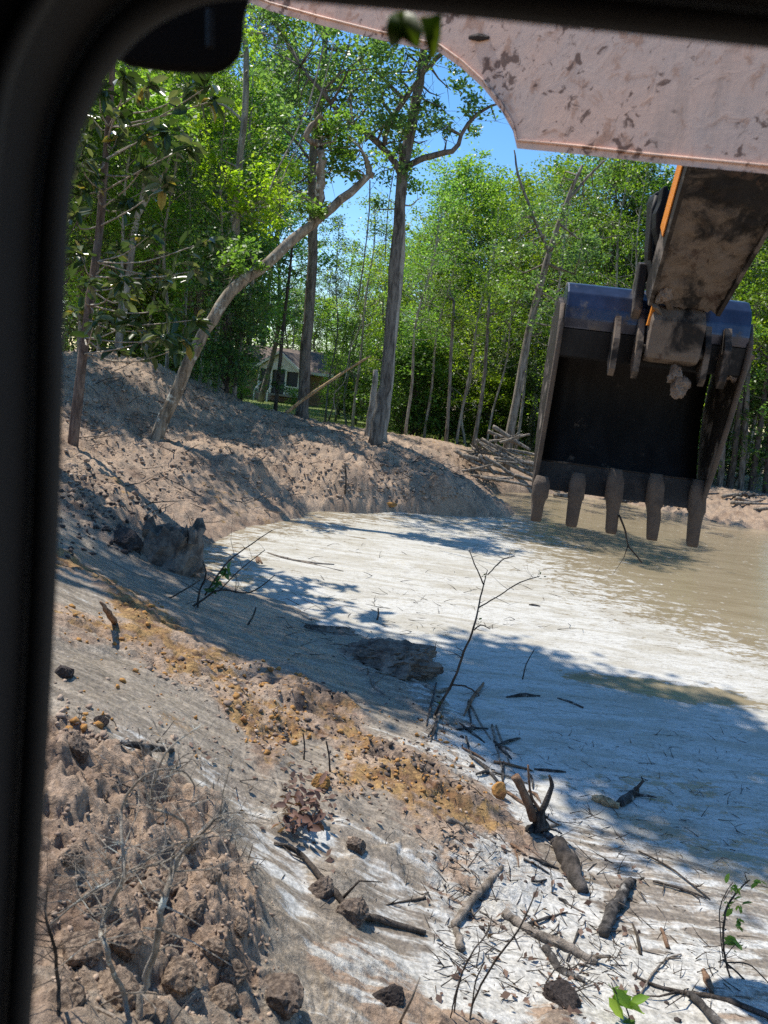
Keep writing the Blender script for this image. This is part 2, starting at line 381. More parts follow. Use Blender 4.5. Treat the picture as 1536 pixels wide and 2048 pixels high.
def mat_water():
    t = NT('muddy_water'); v = t.obj()
    fo = t.attr('foam').outputs['Fac']
    n1 = t.noise(t.mapping(v, (1.0, 2.2, 1), (0, 0, R(10))), 2.0, 9, .68, .6); n2 = t.noise(t.mapping(v, (1, 1.7, 1)), 9, 8, .7, .3)
    n3 = t.noise(t.mapping(v, (.7, 2.6, 1), (0, 0, R(-14))), .9, 8, .65, 1.2)
    f = t.math('ADD', fo, t.math('MULTIPLY', t.math('SUBTRACT', n1, .5), 1.25)); f = t.math('ADD', f, t.math('MULTIPLY', t.math('SUBTRACT', n2, .5), .9))
    f = t.ramp(f, .44, .58)
    fl = t.node('TexVoronoi', {'Vector': t.mapping(v, (1, .8, 1)), 'Scale': 3.4, 'Randomness': 1.0})
    fleck = t.math('MULTIPLY', t.ramp(fl.outputs['Distance'], .20, .13), t.ramp(n2, .48, .6))
    f = t.math('MAXIMUM', f, t.math('MULTIPLY', fleck, .85))
    foam = t.mix(t.ramp(n3, .36, .62), (.40, .365, .295), (.545, .525, .475)); foam = t.mix(t.ramp(n2, .5, .72), foam, (.40, .37, .30))
    foam = t.mix(t.math('MULTIPLY', t.ramp(n3, .58, .72), .5), foam, (.45, .38, .25))
    n6 = t.noise(t.mapping(v, (1, 3.0, 1), (0, 0, R(-20))), 5.5, 9, .75, .8); foam = t.mix(t.math('MULTIPLY', t.ramp(n6, .52, .62), .7), foam, (.24, .215, .17))
    n7 = t.noise(t.mapping(v, (1, 1.8, 1)), 15, 7, .75, .5); foam = t.mix(t.math('MULTIPLY', t.ramp(n7, .54, .64), .6), foam, (.26, .24, .20))
    foam = t.mix(1.0, foam, t.mix(t.ramp(t.noise(v, 45, 5, .7), .3, .7), (.82, .82, .82), (1.12, 1.12, 1.12)), 'MULTIPLY')
    wat = t.mix(t.ramp(n3, .3, .7), (.25, .195, .12), (.32, .26, .17))
    t.p(Base_Color=t.mix(f, wat, foam), Roughness=t.ramp(f, 0, 1, .10, .85), IOR=1.33, Specular_IOR_Level=.5)
    rip = t.noise(t.mapping(v, (1.2, 3.2, 1)), 3.2, 4, .55, .4)
    t.bump(t.math('ADD', t.math('MULTIPLY', rip, t.ramp(f, 0, 1, .7, .0)), t.math('MULTIPLY', f, t.math('ADD', .3, t.math('MULTIPLY', n2, .55)))), .45, .025)
    return t.m
def mat_bark(name, c0, c1, scale=9, lichen=None):
    t = NT(name); v = t.obj()
    n1 = t.noise(t.mapping(v, (1, 1, .22)), scale, 8, .7, .4); n2 = t.noise(v, scale * .25, 5, .6); n3 = t.noise(v, scale * 4, 5, .7)
    col = t.mix(t.ramp(n1, .36, .64), c0, c1); col = t.mix(t.ramp(n2, .5, .75), col, tuple(x * .6 + .05 for x in c1))
    if lichen: col = t.mix(t.ramp(t.noise(v, scale * .8, 6, .65), .56, .64), col, lichen)
    col = t.mix(1.0, col, t.mix(n3, (.7, .7, .7), (1.3, 1.3, 1.3)), 'MULTIPLY')
    t.p(Base_Color=col, Roughness=.92, Specular_IOR_Level=.2); t.bump(t.math('ADD', n1, t.math('MULTIPLY', n3, .4)), .9, .03)
    return t.m
def mat_leaf(name, c0, c1, c2, trans=.45, rough=.45, odd=None):
    t = NT(name)
    ri = t.node('NewGeometry').outputs['Random Per Island']
    big = t.noise(t.obj(), .9, 3, .5); r2 = t.node('ObjectInfo').outputs['Random']
    col = t.mix(t.ramp(ri, .0, .6), c0, c1); col = t.mix(t.ramp(t.math('ADD', ri, t.math('MULTIPLY', t.math('SUBTRACT', big, .5), 2.6)), .55, 1.05), col, c2)
    if odd: col = t.mix(t.ramp(ri, .955, .96), col, odd)
    hsv = t.node('HueSaturation', {'Hue': t.ramp(r2, 0, 1, .478, .52), 'Saturation': t.ramp(r2, 0, 1, 1.05, .85), 'Value': t.ramp(t.math('FRACT', t.math('MULTIPLY', r2, 7.3)), 0, 1, .62, 1.25), 'Color': col})
    col = hsv.outputs[0]
    t.p(Base_Color=col, Roughness=rough, Specular_IOR_Level=.4)
    tr = t.node('BsdfTranslucent', {'Color': t.mix(1.0, col, (1.6, 1.75, .7), 'MULTIPLY')})
    mx = t.node('MixShader', {0: trans}); t.l.new(t.b.outputs[0], mx.inputs[1]); t.l.new(tr.outputs[0], mx.inputs[2])
    t.l.new(mx.outputs[0], t.out.inputs[0])
    return t.m
def mat_plain(name, c, rough=.8, var=.25, scale=6, metal=0.0, c2=None, lo=.5, hi=.7, spec=.4, bump=.2, c3=None):
    t = NT(name); v = t.obj()
    n1 = t.noise(v, scale, 8, .65); n2 = t.noise(v, scale * 6, 5, .7)
    col = c
    if c2: col = t.mix(t.ramp(n1, lo, hi), c, c2)
    if c3: col = t.mix(t.ramp(t.noise(v, scale * 2.3, 8, .7, .5), .60, .66), col, c3)
    col = t.mix(1.0, col, t.mix(n2, tuple([1 - var] * 3), tuple([1 + var] * 3)), 'MULTIPLY')
    t.p(Base_Color=col, Roughness=rough, Metallic=metal, Specular_IOR_Level=spec)
    if bump: t.bump(t.math('ADD', n1, t.math('MULTIPLY', n2, .5)), bump, .02)
    return t.m

MT = {}
MT['ground'] = mat_ground(); MT['water'] = mat_water()
MT['bark_grey'] = mat_bark('bark_grey', (.085, .07, .055), (.30, .265, .22))
MT['bark_oak'] = mat_bark('bark_oak', (.06, .05, .042), (.22, .195, .165), 8)
MT['bark_lean'] = mat_bark('bark_leaning', (.10, .075, .05), (.34, .275, .20), 7, (.42, .40, .33))
MT['bark_pale'] = mat_bark('bark_pale', (.16, .135, .11), (.46, .42, .36), 6)
MT['bark_dark'] = mat_bark('bark_dark', (.03, .025, .02), (.11, .09, .075), 9)
MT['bark_red'] = mat_bark('bark_reddish', (.07, .05, .042), (.21, .155, .125), 9)
MT['wood_dead'] = mat_bark('wood_dead', (.10, .08, .06), (.34, .285, .23), 12)
MT['wood_char'] = mat_bark('wood_charred', (.022, .02, .018), (.12, .105, .092), 14, (.30, .28, .25))
MT['wood_raw'] = mat_bark('wood_raw', (.26, .15, .07), (.58, .42, .24), 14)
MT['wood_red'] = mat_bark('wood_reddish', (.13, .07, .04), (.30, .19, .12), 14)
MT['twig'] = mat_bark('twig_dark', (.035, .028, .022), (.12, .095, .075), 20)
MT['twig_pale'] = mat_bark('twig_lichen', (.20, .165, .13), (.46, .40, .32), 16, (.60, .60, .52))
MT['leaf_mid'] = mat_leaf('leaf_mid', (.065, .135, .017), (.13, .245, .03), (.27, .39, .05), .42)
MT['leaf_bright'] = mat_leaf('leaf_bright', (.12, .22, .024), (.22, .37, .04), (.34, .48, .07), .5)
MT['leaf_dark'] = mat_leaf('leaf_dark', (.035, .075, .018), (.07, .14, .028), (.13, .21, .04), .38, .42)
MT['leaf_cool'] = mat_leaf('leaf_cool', (.065, .13, .042), (.125, .21, .06), (.21, .30, .09), .42, .38)
MT['leaf_magnolia'] = mat_leaf('leaf_magnolia', (.04, .075, .02), (.075, .12, .035), (.20, .22, .11), .28, .24, (.42, .30, .05))
MT['leaf_pine'] = mat_leaf('leaf_pine', (.02, .05, .015), (.045, .09, .022), (.08, .13, .03), .2, .5)
MT['leaf_brown'] = mat_leaf('leaf_brown', (.06, .035, .025), (.13, .08, .055), (.20, .13, .09), .2, .7)
MT['grass'] = mat_leaf('grass_blade', (.08, .13, .02), (.16, .21, .045), (.26, .27, .08), .4)
MT['clod'] = mat_plain('clod_mud', (.085, .062, .048), .92, .45, 5, 0, (.27, .205, .155), .36, .66, .25, .9)
MT['clod_heap'] = mat_plain('clod_heap_mud', (.10, .07, .052), .95, .5, 4, 0, (.40, .295, .21), .36, .62, .2, 1.0)
MT['crumb'] = mat_plain('crumb_earth', (.24, .17, .125), .95, .4, 3, 0, (.46, .35, .26), .38, .66, .2, .6)
MT['clod_dark'] = mat_plain('clod_dark_mud', (.055, .042, .036), .9, .35, 6, 0, (.13, .105, .09), .45, .75, .25, .9)
MT['clod_ochre'] = mat_plain('clod_ochre', (.42, .22, .07), .95, .35, 7, 0, (.24, .11, .05), .45, .7, .2, .8)

# ------------------------------------------------------------------ ground sheet
def make_ground():
    a1 = np.linspace(-46, 46, 860); a0 = np.linspace(-180, -46, 70)[:-1]; a2 = np.linspace(46, 180, 70)[1:-1]
    az = np.radians(np.concatenate([a0, a1, a2]))
    r = np.concatenate([np.linspace(.3, 2.0, 14)[:-1], np.geomspace(2.0, 40, 600)[:-1], np.geomspace(40, 900, 60)])
    nr, na = len(r), len(az)
    X = (r[:, None] * np.sin(az)[None, :]).ravel(); Y = (r[:, None] * np.cos(az)[None, :]).ravel()
    Z, A = Hfull(X, Y)
    i = np.arange(nr - 1)[:, None] * na; j = np.arange(na)[None, :]; j2 = (j + 1) % na
    Q = np.stack([i + j, i + na + j, i + na + j2, i + j2], -1).reshape(-1, 4)[:, ::-1]
    me = np_mesh('ground', np.stack([X, Y, Z], 1), Q, True)
    one = np.ones_like(X)
    ca = me.attributes.new('surfA', 'FLOAT_COLOR', 'POINT'); ca.data.foreach_set('color', np.stack([A[0], A[1], A[2], one], 1).astype(np.float32).ravel())
    cb = me.attributes.new('surfB', 'FLOAT_COLOR', 'POINT'); cb.data.foreach_set('color', np.stack([A[4], A[5], A[3], one], 1).astype(np.float32).ravel())
    me.materials.append(MT['ground'])
    return tag(link(bpy.data.objects.new('ground', me)), 'churned muddy ground with pale silt, ochre clay and grass', None, None, 'structure')
make_ground()

def poly_sd(x, y, poly):
    """signed distance to a closed polygon, positive inside"""
    d = np.full(x.shape, 1e9); ins = np.zeros(x.shape, bool); n = len(poly)
    for i in range(n):
        ax, ay = poly[i]; bx, by = poly[(i + 1) % n]
        ex, ey = bx - ax, by - ay; t = np.clip(((x - ax) * ex + (y - ay) * ey) / (ex * ex + ey * ey + 1e-9), 0, 1)
        d = np.minimum(d, np.hypot(x - ax - t * ex, y - ay - t * ey))
        c = ((ay > y) != (by > y)) & (x < ex * (y - ay) / (ey if abs(ey) > 1e-9 else 1e-9) + ax); ins ^= c
    return np.where(ins, d, -d)
def make_water():
    x = np.linspace(-6, 34, 330); y = np.concatenate([np.linspace(1.5, 12, 260)[:-1], np.linspace(12, 34, 200)])
    X, Y = np.meshgrid(x, y); X = X.ravel(); Y = Y.ravel(); nx, ny = len(x), len(y)
    poly = [tuple(PZ(px, py, 0)[:2]) for px, py in ((300, 1060), (500, 1035), (700, 1015), (860, 1020), (1000, 1030), (1060, 1055), (1130, 1090), (1210, 1135),
            (1300, 1185), (1410, 1235), (1560, 1290), (1800, 1400), (2000, 1600), (1900, 2000), (1400, 2300), (700, 2000), (300, 1300))]
    sdv = poly_sd(X, Y, poly)
    foam = 0.5 + np.where(sdv > 0, .36 * sstep(0, 3.5, sdv), -.42 * sstep(0, 2.2, -sdv))
    foam = foam - .09 * sstep(9.5, 13.5, Y)
    band = np.exp(-((Y - 21.5) / 4.5) ** 2) * sstep(6.5, 3.0, X); foam = np.maximum(foam, .56 * band)
    # puddles of open water in the silt
    for px, py, rad, k in ((1290, 1375, .45, .75), (1420, 1390, .32, .7), (1180, 1355, .25, .35), (1330, 1560, .3, .22), (1350, 1690, .5, .2), (1220, 1580, .4, .25)):
        q = PZ(px, py, 0); foam = foam - k * np.exp(-(((X - q[0]) * .75 + (Y - q[1]) * .35) ** 2 * .6 + ((Y - q[1]) * 1.3) ** 2) / rad ** 2)
    i = np.arange(ny - 1)[:, None] * nx; j = np.arange(nx - 1)[None, :]
    Q = np.stack([i + j, i + j + 1, i + nx + j + 1, i + nx + j], -1).reshape(-1, 4)
    me = np_mesh('water', np.stack([X, Y, np.zeros_like(X)], 1), Q, True)
    fa = me.attributes.new('foam', 'FLOAT', 'POINT'); fa.data.foreach_set('value', foam.astype(np.float32))
    me.materials.append(MT['water'])
    return tag(link(bpy.data.objects.new('water', me)), 'brown pond water covered with white silt scum near the bank', None, None, 'structure')
make_water()

# ------------------------------------------------------------------ leaves and trees
def leaf_cloud(C, size, rng, aspect=.55, up=.5, hexa=False, droop=0.0, axis=None):
    """one leaf per centre; C (n,3), size scalar or (n,)"""
    n = len(C); size = np.broadcast_to(np.asarray(size, float), (n,)) * rng.uniform(.65, 1.3, n)
    nv = rng.normal(size=(n, 3)); nv[:, 2] = np.abs(nv[:, 2]) + up * 1.6; nv /= np.linalg.norm(nv, axis=1)[:, None]
    t = rng.normal(size=(n, 3)) if axis is None else axis + .45 * rng.normal(size=(n, 3))
    t[:, 2] -= droop; t -= nv * np.sum(t * nv, 1)[:, None]; t /= (np.linalg.norm(t, axis=1)[:, None] + 1e-9)
    b = np.cross(nv, t); L = size[:, None]; W = L * aspect
    if not hexa:
        V = np.stack([C, C + t * L * .5 + b * W * .5 + nv * W * .18, C + t * L, C + t * L * .45 - b * W * .5 + nv * W * .18], 1).reshape(-1, 3)
        Q = np.arange(n)[:, None] * 4 + np.arange(4)[None, :]
        return V, Q
    V = np.stack([C, C + t * L * .3 + b * W * .42 + nv * W * .15, C + t * L * .7 + b * W * .38 + nv * W * .1, C + t * L - nv * L * .12,
                  C + t * L * .7 - b * W * .38 + nv * W * .1, C + t * L * .3 - b * W * .42 + nv * W * .15], 1).reshape(-1, 3)
    base = np.arange(n)[:, None] * 6
    Q = np.concatenate([base + np.array([[0, 1, 2, 3]]), base + np.array([[0, 3, 4, 5]])])
    return V, Q
def crown_obj(name, C, size, mat, rng, parent, loc, **kw):
    V, Q = leaf_cloud(np.asarray(C), size, rng, **kw)
    me = np_mesh(name, V - np.array(loc), Q, False); me.materials.append(mat)
    o = bpy.data.objects.new(name, me); o.location = loc
    if parent is not None: o.location = Vector(loc) - parent.location
    return link(o, parent)
def clump(c, n, r, rng, flat=.75):
    return np.array(c) + rng.normal(size=(n, 3)) * np.array((r, r, r * flat))

def grow(h, r0, rng, crown0=.4, spread=.22, nb=40, sub=4, leaves=28, clr=.42, wob=.03, rise=.55, pine=False, fill=.0):
    """a tree standing at the origin: trunk MB, branch MB, leaf centres"""
    tr, br = MB(), MB(); L = []
    ph = rng.uniform(0, 6.28, 4)
    def tp(f):
        return np.array((h * wob * (math.sin(f * 5 + ph[0]) + .4 * math.sin(f * 13 + ph[1])), h * wob * (math.sin(f * 4.3 + ph[2]) + .4 * math.sin(f * 11 + ph[3])), f * h)) - \
            (1 - f) * np.array((h * wob * (math.sin(ph[0]) + .4 * math.sin(ph[1])), h * wob * (math.sin(ph[2]) + .4 * math.sin(ph[3])), 0))
    fs = np.linspace(0, 1, 16)
    rr = [r0 * (1.28 if f == 0 else 1) * (1 - f) ** .75 + .015 for f in fs]
    pts = [tp(f) for f in fs]; pts[0][2] -= .3
    tr.tube(pts, rr, 8, True, .06, rng)
    for i in range(nb):
        f = crown0 + (1 - crown0) * ((i + rng.uniform(0, .9)) / nb); s = tp(f)
        az = i * 2.4 + rng.uniform(-.6, .6)
        prof = math.sin(math.pi * min(1, .12 + .88 * (f - crown0) / (1 - crown0))) ** .7 * (1 if not pine else .8)
        ln = h * spread * (.35 + .75 * prof) * rng.uniform(.55, 1.25)
        el = rise + rng.uniform(-.35, .35) + (f - crown0) * .5
        d = np.array((math.cos(az) * math.cos(el), math.sin(az) * math.cos(el), math.sin(el)))
        bp = [s]
        for k in range(4):
            d = d + rng.normal(size=3) * .22 + np.array((0, 0, .08)); d /= np.linalg.norm(d); bp.append(bp[-1] + d * ln / 4)
        rb = max(.012, rr[min(15, int(f * 15))] * .42)
        br.tube(bp, [rb, rb * .8, rb * .6, rb * .4, rb * .15], 4, False)
        for k in range(sub):
            q = bp[2 + (k % 3)]; dd = d + rng.normal(size=3) * .8; dd /= np.linalg.norm(dd); e = q + dd * ln * rng.uniform(.25, .65)
            br.tube([q, (q + e) / 2 + rng.normal(size=3) * .06, e], [rb * .35, rb * .25, rb * .1], 3, False)
            m = int(leaves * rng.uniform(.35, 1.5))
            L.append(clump(e, m, clr * rng.uniform(.4, .95), rng, .5))
            if fill: L.append(q + (e - q) * rng.uniform(0, 1, (int(m * fill), 1)) + rng.normal(size=(int(m * fill), 3)) * clr * .4)
        L.append(clump(bp[-1], int(leaves * .8), clr * .6, rng, .5))
    return tr, br, np.concatenate(L)

class Template:
    def __init__(s, seed, h, r0, bark, leaf, lsize, lkw=None, **kw):
        rng = np.random.default_rng(seed); s.h = h
        tr, br, L = grow(h, r0, rng, **kw)
        s.parts = []
        for nm, mb in (('trunk', tr), ('branches', br)):
            me = bpy.data.meshes.new(nm); me.from_pydata(mb.V, [], mb.F); me.materials.append(bark)
            me.polygons.foreach_set('use_smooth', np.ones(len(me.polygons), dtype=bool)); s.parts.append((nm, me))
        V, Q = leaf_cloud(L, lsize, rng, **(lkw or {}))
        me = np_mesh('crown', V, Q); me.materials.append(leaf); s.parts.append(('crown', me)); s.nleaf = len(L)
    def place(s, name, loc, height, rz, label, cat='tree', group=None, tilt=(0, 0), leaf=None, wide=1.0):
        k = height / s.h
        e = empty(name, loc); e.rotation_euler = (tilt[0], tilt[1], rz); e.scale = (k * wide, k * wide, k)
        tag(e, label, cat, group)
        for nm, me in s.parts:
            o = bpy.data.objects.new(nm, me); link(o, e)
            if nm == 'crown' and leaf:
                o.material_slots[0].link = 'OBJECT'; o.material_slots[0].material = leaf
        return e

T = {}
T['tall'] = Template(1, 18, .22, MT['bark_grey'], MT['leaf_mid'], .21, crown0=.30, spread=.17, nb=56, leaves=44, clr=.48)
T['broad'] = Template(2, 14, .20, MT['bark_grey'], MT['leaf_bright'], .20, crown0=.22, spread=.26, nb=56, sub=5, leaves=46, clr=.5)
T['airy'] = Template(3, 13, .13, MT['bark_pale'], MT['leaf_bright'], .17, crown0=.28, spread=.2, nb=40, leaves=22, clr=.5)
T['cool'] = Template(4, 15, .18, MT['bark_grey'], MT['leaf_cool'], .19, crown0=.25, spread=.2, nb=52, leaves=46, clr=.46)
T['pine'] = Template(5, 20, .20, MT['bark_dark'], MT['leaf_pine'], .30, dict(aspect=.16, up=.2), crown0=.55, spread=.15, nb=34, sub=4, leaves=60, clr=.38, wob=.012, pine=True)
T['young'] = Template(6, 7, .06, MT['bark_pale'], MT['leaf_bright'], .15, crown0=.2, spread=.22, nb=26, sub=3, leaves=18, clr=.32, wob=.03)
T['slim'] = Template(9, 15, .085, MT['bark_pale'], MT['leaf_mid'], .17, crown0=.42, spread=.13, nb=34, sub=3, leaves=26, clr=.42, wob=.018)
T['bush'] = Template(7, 3.2, .05, MT['bark_dark'], MT['leaf_mid'], .13, crown0=.03, spread=.42, nb=36, sub=4, leaves=30, clr=.3, rise=.5, wob=.05)
T['dark'] = Template(8, 12, .15, MT['bark_dark'], MT['leaf_dark'], .2, crown0=.12, spread=.22, nb=50, sub=5, leaves=38, clr=.5)

def base_at(px, d):                            # ground point below pixel column px at depth d
    x = P(px, 800, d)[0]
    return np.array((x, d, H1(x, d)))
def top_h(px, d, topy):                        # height of a tree whose top shows at pixel row topy
    b = base_at(px, d)
    return max(2.0, P(px, topy, d)[2] - b[2])

rng0 = np.random.default_rng(77)
WOOD = 'trees of the wood behind the clearing'
WL = {'tall': ('broadleaf_tree', 'tall grey-stemmed leafy tree in the wood behind the clearing', 'leaf_mid'),
      'broad': ('broadleaf_tree', 'bushy bright green tree in the wood behind the clearing', 'leaf_bright'),
      'airy': ('broadleaf_tree', 'slender pale-stemmed tree with sparse bright leaves in the background wood', 'leaf_bright'),
      'cool': ('broadleaf_tree', 'blue-green leafy tree in the wood behind the clearing', 'leaf_cool'),
      'pine': ('pine_tree', 'tall dark-stemmed pine rising in the background wood', 'leaf_pine'),
      'slim': ('slender_tree', '', ''),
      'dark': ('evergreen_tree', 'dense dark green tree low in the background wood', 'leaf_dark')}
# column px, depth, row of the top, template
TREES = [
    (-60, 24, -250, 'tall'), (40, 30, -150, 'tall'), (120, 27, 60, 'cool'), (170, 36, -60, 'tall'), (215, 30, 150, 'broad'), (260, 40, -100, 'pine'), (300, 33, 60, 'tall'),
    (340, 44, 40, 'cool'), (370, 36, 180, 'broad'), (400, 50, -60, 'pine'), (420, 40, 150, 'tall'), (455, 48, 200, 'broad'), (300, 55, 100, 'tall'),
    (200, 52, 60, 'dark'), (120, 45, 100, 'cool'), (350, 62, 150, 'tall'), (430, 66, 230, 'cool'), (520, 70, 330, 'cool'), (480, 58, 120, 'pine'), (492, 84, 60, 'pine'), (520, 88, 90, 'pine'),
    (560, 92, 560, 'tall'), (590, 96, 580, 'cool'), (640, 100, 545, 'pine'), (470, 88, 420, 'tall'), (630, 88, 600, 'broad'),
    (680, 60, 590, 'broad'), (715, 50, 470, 'airy'), (740, 64, 500, 'cool'), (770, 46, 440, 'airy'), (800, 56, 430, 'broad'), (840, 48, 420, 'airy'),
    (870, 56, 330, 'broad'), (915, 50, 300, 'broad'), (945, 58, 330, 'broad'), (975, 46, 470, 'cool'), (1010, 56, 500, 'dark'), (1040, 48, 420, 'cool'), (1075, 44, 330, 'airy'),
    (1120, 52, 460, 'broad'), (1160, 42, 300, 'cool'), (1215, 46, 320, 'cool'), (1260, 40, 330, 'tall'), (1290, 50, 460, 'broad'), (1340, 46, 380, 'tall'), (1200, 58, 470, 'broad'),
    (1400, 44, 350, 'cool'), (1460, 40, 400, 'tall'), (1500, 48, 380, 'broad'), (1540, 38, 360, 'cool'), (1590, 42, 300, 'tall'), (1650, 36, 300, 'broad'), (1500, 35, 560, 'young'), (1440, 37, 600, 'young'),
    (900, 42, 560, 'airy'), (860, 66, 420, 'cool'), (990, 70, 440, 'tall'), (1090, 64, 450, 'broad'), (1160, 70, 470, 'tall'), (1250, 66, 480, 'cool'), (1370, 62, 440, 'tall'), (1450, 60, 430, 'broad'),
    (780, 76, 520, 'dark'), (840, 80, 540, 'dark'), (920, 78, 520, 'dark'), (1000, 84, 520, 'dark'), (1080, 82, 520, 'dark'), (1300, 80, 520, 'dark'), (1420, 80, 520, 'dark'), (1530, 70, 500, 'dark'),
    (720, 86, 560, 'dark'), (380, 80, 330, 'dark'), (280, 70, 250, 'dark'), (180, 75, 200, 'dark'), (320, 47, 330, 'dark'), (240, 45, 330, 'dark'), (150, 38, 300, 'dark'), (400, 45, 420, 'dark'),
    (700, 44, 560, 'young'), (660, 50, 600, 'young'), (820, 40, 580, 'young'), (945, 39, 540, 'young'), (1000, 41, 560, 'young'), (1090, 38, 600, 'young'), (1130, 37, 640, 'young'),
    (655, 44, 380, 'slim'), (675, 52, 430, 'slim'), (712, 40, 330, 'slim'), (728, 58, 400, 'slim'), (820, 36, 330, 'slim'), (835, 44, 300, 'slim'), (858, 38, 360, 'slim'), (880, 50, 300, 'slim'), (925, 37, 330, 'slim'), (955, 44, 380, 'slim'), (985, 38, 420, 'slim'),
    (1005, 50, 400, 'slim'), (1045, 38, 330, 'slim'), (1070, 46, 300, 'slim'), (1095, 36, 320, 'slim'), (1125, 50, 300, 'slim'), (1180, 38, 260, 'slim'), (1240, 36, 280, 'slim'), (1290, 42, 320, 'slim'), (1420, 36, 380, 'slim'), (1475, 38, 350, 'slim'), (1515, 34, 330, 'slim'), (1545, 40, 360, 'slim'),
    (150, 30, 40, 'slim'), (195, 34, 0, 'slim'), (230, 26, 60, 'slim'), (285, 30, 100, 'slim'), (330, 28, 80, 'slim'), (365, 32, 60, 'slim'), (395, 28, 120, 'slim'), (415, 34, 60, 'slim'), (350, 40, 0, 'slim'), (575, 86, 480, 'slim'), (600, 90, 520, 'slim'),
]
MARKS = [(60, 'beyond the window post'), (160, 'behind the magnolia'), (235, 'right of the magnolia'), (310, 'above the foot of the leaning trunk'), (380, 'above the hill crest'), (440, 'beside the pale grey tree'), (500, 'left of the house'), (560, 'behind the house'), (640, 'right of the house'), (700, 'above the fallen pole'),
         (750, 'behind the tall oak'), (800, 'right of the tall oak'), (860, 'above the grass track'), (920, 'left of the log pile'), (980, 'behind the log pile'), (1030, 'by the leaning grey trunk'), (1100, 'left of the bucket'), (1180, 'behind the left half of the bucket'), (1260, 'behind the middle of the bucket'), (1340, 'behind the stick foot'), (1420, 'behind the right half of the bucket'), (1500, 'on the far bank right of the bucket'), (1600, 'beyond the right picture edge')]
ORD = ['nearest', 'second back', 'third back', 'fourth back', 'fifth back', 'sixth back', 'seventh back', 'eighth back', 'ninth back']
def where_labels(items):                       # items: (px, depth, what) -> one label each, told apart by landmark and depth order
    keys = [min(MARKS, key=lambda m: abs(m[0] - px))[1] for px, d, w in items]
    out = []
    for i, (px, d, w) in enumerate(items):
        same = sorted([(items[j][1], j) for j in range(len(items)) if keys[j] == keys[i] and items[j][2] == w])
        r_ = [j for _, j in same].index(i)
        out.append(w + ' ' + keys[i] + ('' if len(same) == 1 else ', ' + ORD[r_]))
    return out
WK = {'tall': 'tall grey-stemmed leafy tree', 'broad': 'bushy bright green tree', 'airy': 'slender tree with sparse bright leaves', 'cool': 'blue-green leafy tree', 'pine': 'dark-stemmed pine', 'dark': 'dense dark green tree', 'young': 'slim young tree with light leaves', 'slim': 'thin straight bare-stemmed tree'}
TLAB = where_labels([(px, d, WK[k]) for px, d, ty, k in TREES])
for i, (px, d, ty, k) in enumerate(TREES):
    b = base_at(px, d); hgt = top_h(px, d, ty + (40 if 640 < px < 1000 else -10 if px > 1000 else 0))
    hgt *= .93
    if k == 'young':
        T[k].place('young_tree', b, hgt, rng0.uniform(0, 6), TLAB[i], 'tree', 'young trees at the edge of the wood', (rng0.uniform(-.04, .04), rng0.uniform(-.04, .06)))
        continue
    nm, lb, lf = WL[k]
    T[k].place(nm, b, hgt, rng0.uniform(0, 6), TLAB[i], 'tree', WOOD, (rng0.uniform(-.03, .03), rng0.uniform(-.03, .05)), None, rng0.uniform(.9, 1.15))
# undergrowth at the foot of the wood
BUSH = 'bushes at the foot of the wood'
BS = []
for i in range(64):
    px = rng0.uniform(100, 1560); d = rng0.uniform(38, 62)
    if 440 < px < 740: d = rng0.uniform(88, 98) if px < 690 else rng0.uniform(50, 62)
    if 1130 < px: d = rng0.uniform(33, 50)
    if px < 470: d = rng0.uniform(26, 48)
    BS.append((px, d, ('mid green', 'dark green', 'bright green', 'blue-green')[i % 4] + ' undergrowth bush'))
for i, lb in enumerate(where_labels(BS)):
    px, d = BS[i][:2]
    T['bush'].place('bush', base_at(px, d), rng0.uniform(1.8, 4.2), rng0.uniform(0, 6), lb, 'bush', BUSH, (0, 0),
                    [MT['leaf_mid'], MT['leaf_dark'], MT['leaf_bright'], MT['leaf_cool']][i % 4], rng0.uniform(.9, 1.4))
for px, d, h, lb in ((590, 66, 1.3, 'rounded bright green bush in front of the house porch'), (655, 68, 1.5, 'rounded bright green bush at the wide end of the house'), (478, 62, 3.0, 'dark leafy bush left of the house'),
                     (850, 43, 2.1, 'low round bush beside the grass track right of the tall oak')):
    T['bush'].place('bush', base_at(px, d), h, rng0.uniform(0, 6), lb, 'bush', None, (0, 0), MT['leaf_bright'] if h < 2 else MT['leaf_mid'], 1.2)

def far_woods():
    rng = np.random.default_rng(5); C = []
    for i in range(520):
        a = R(rng.uniform(-62, 62)); r = rng.uniform(104, 150); h = rng.uniform(3, 14) * (.75 if -8 < math.degrees(a) < 2 else 1)
        C.append(clump((r * math.sin(a), r * math.cos(a), h), 60, 2.2, rng))
    V, Q = leaf_cloud(np.concatenate(C), .75, rng); me = np_mesh('far_woods', V, Q); me.materials.append(MT['leaf_mid'])
    tag(link(bpy.data.objects.new('far_woods', me)), 'mass of green foliage of the far wood', 'woods', None, 'stuff')
far_woods()

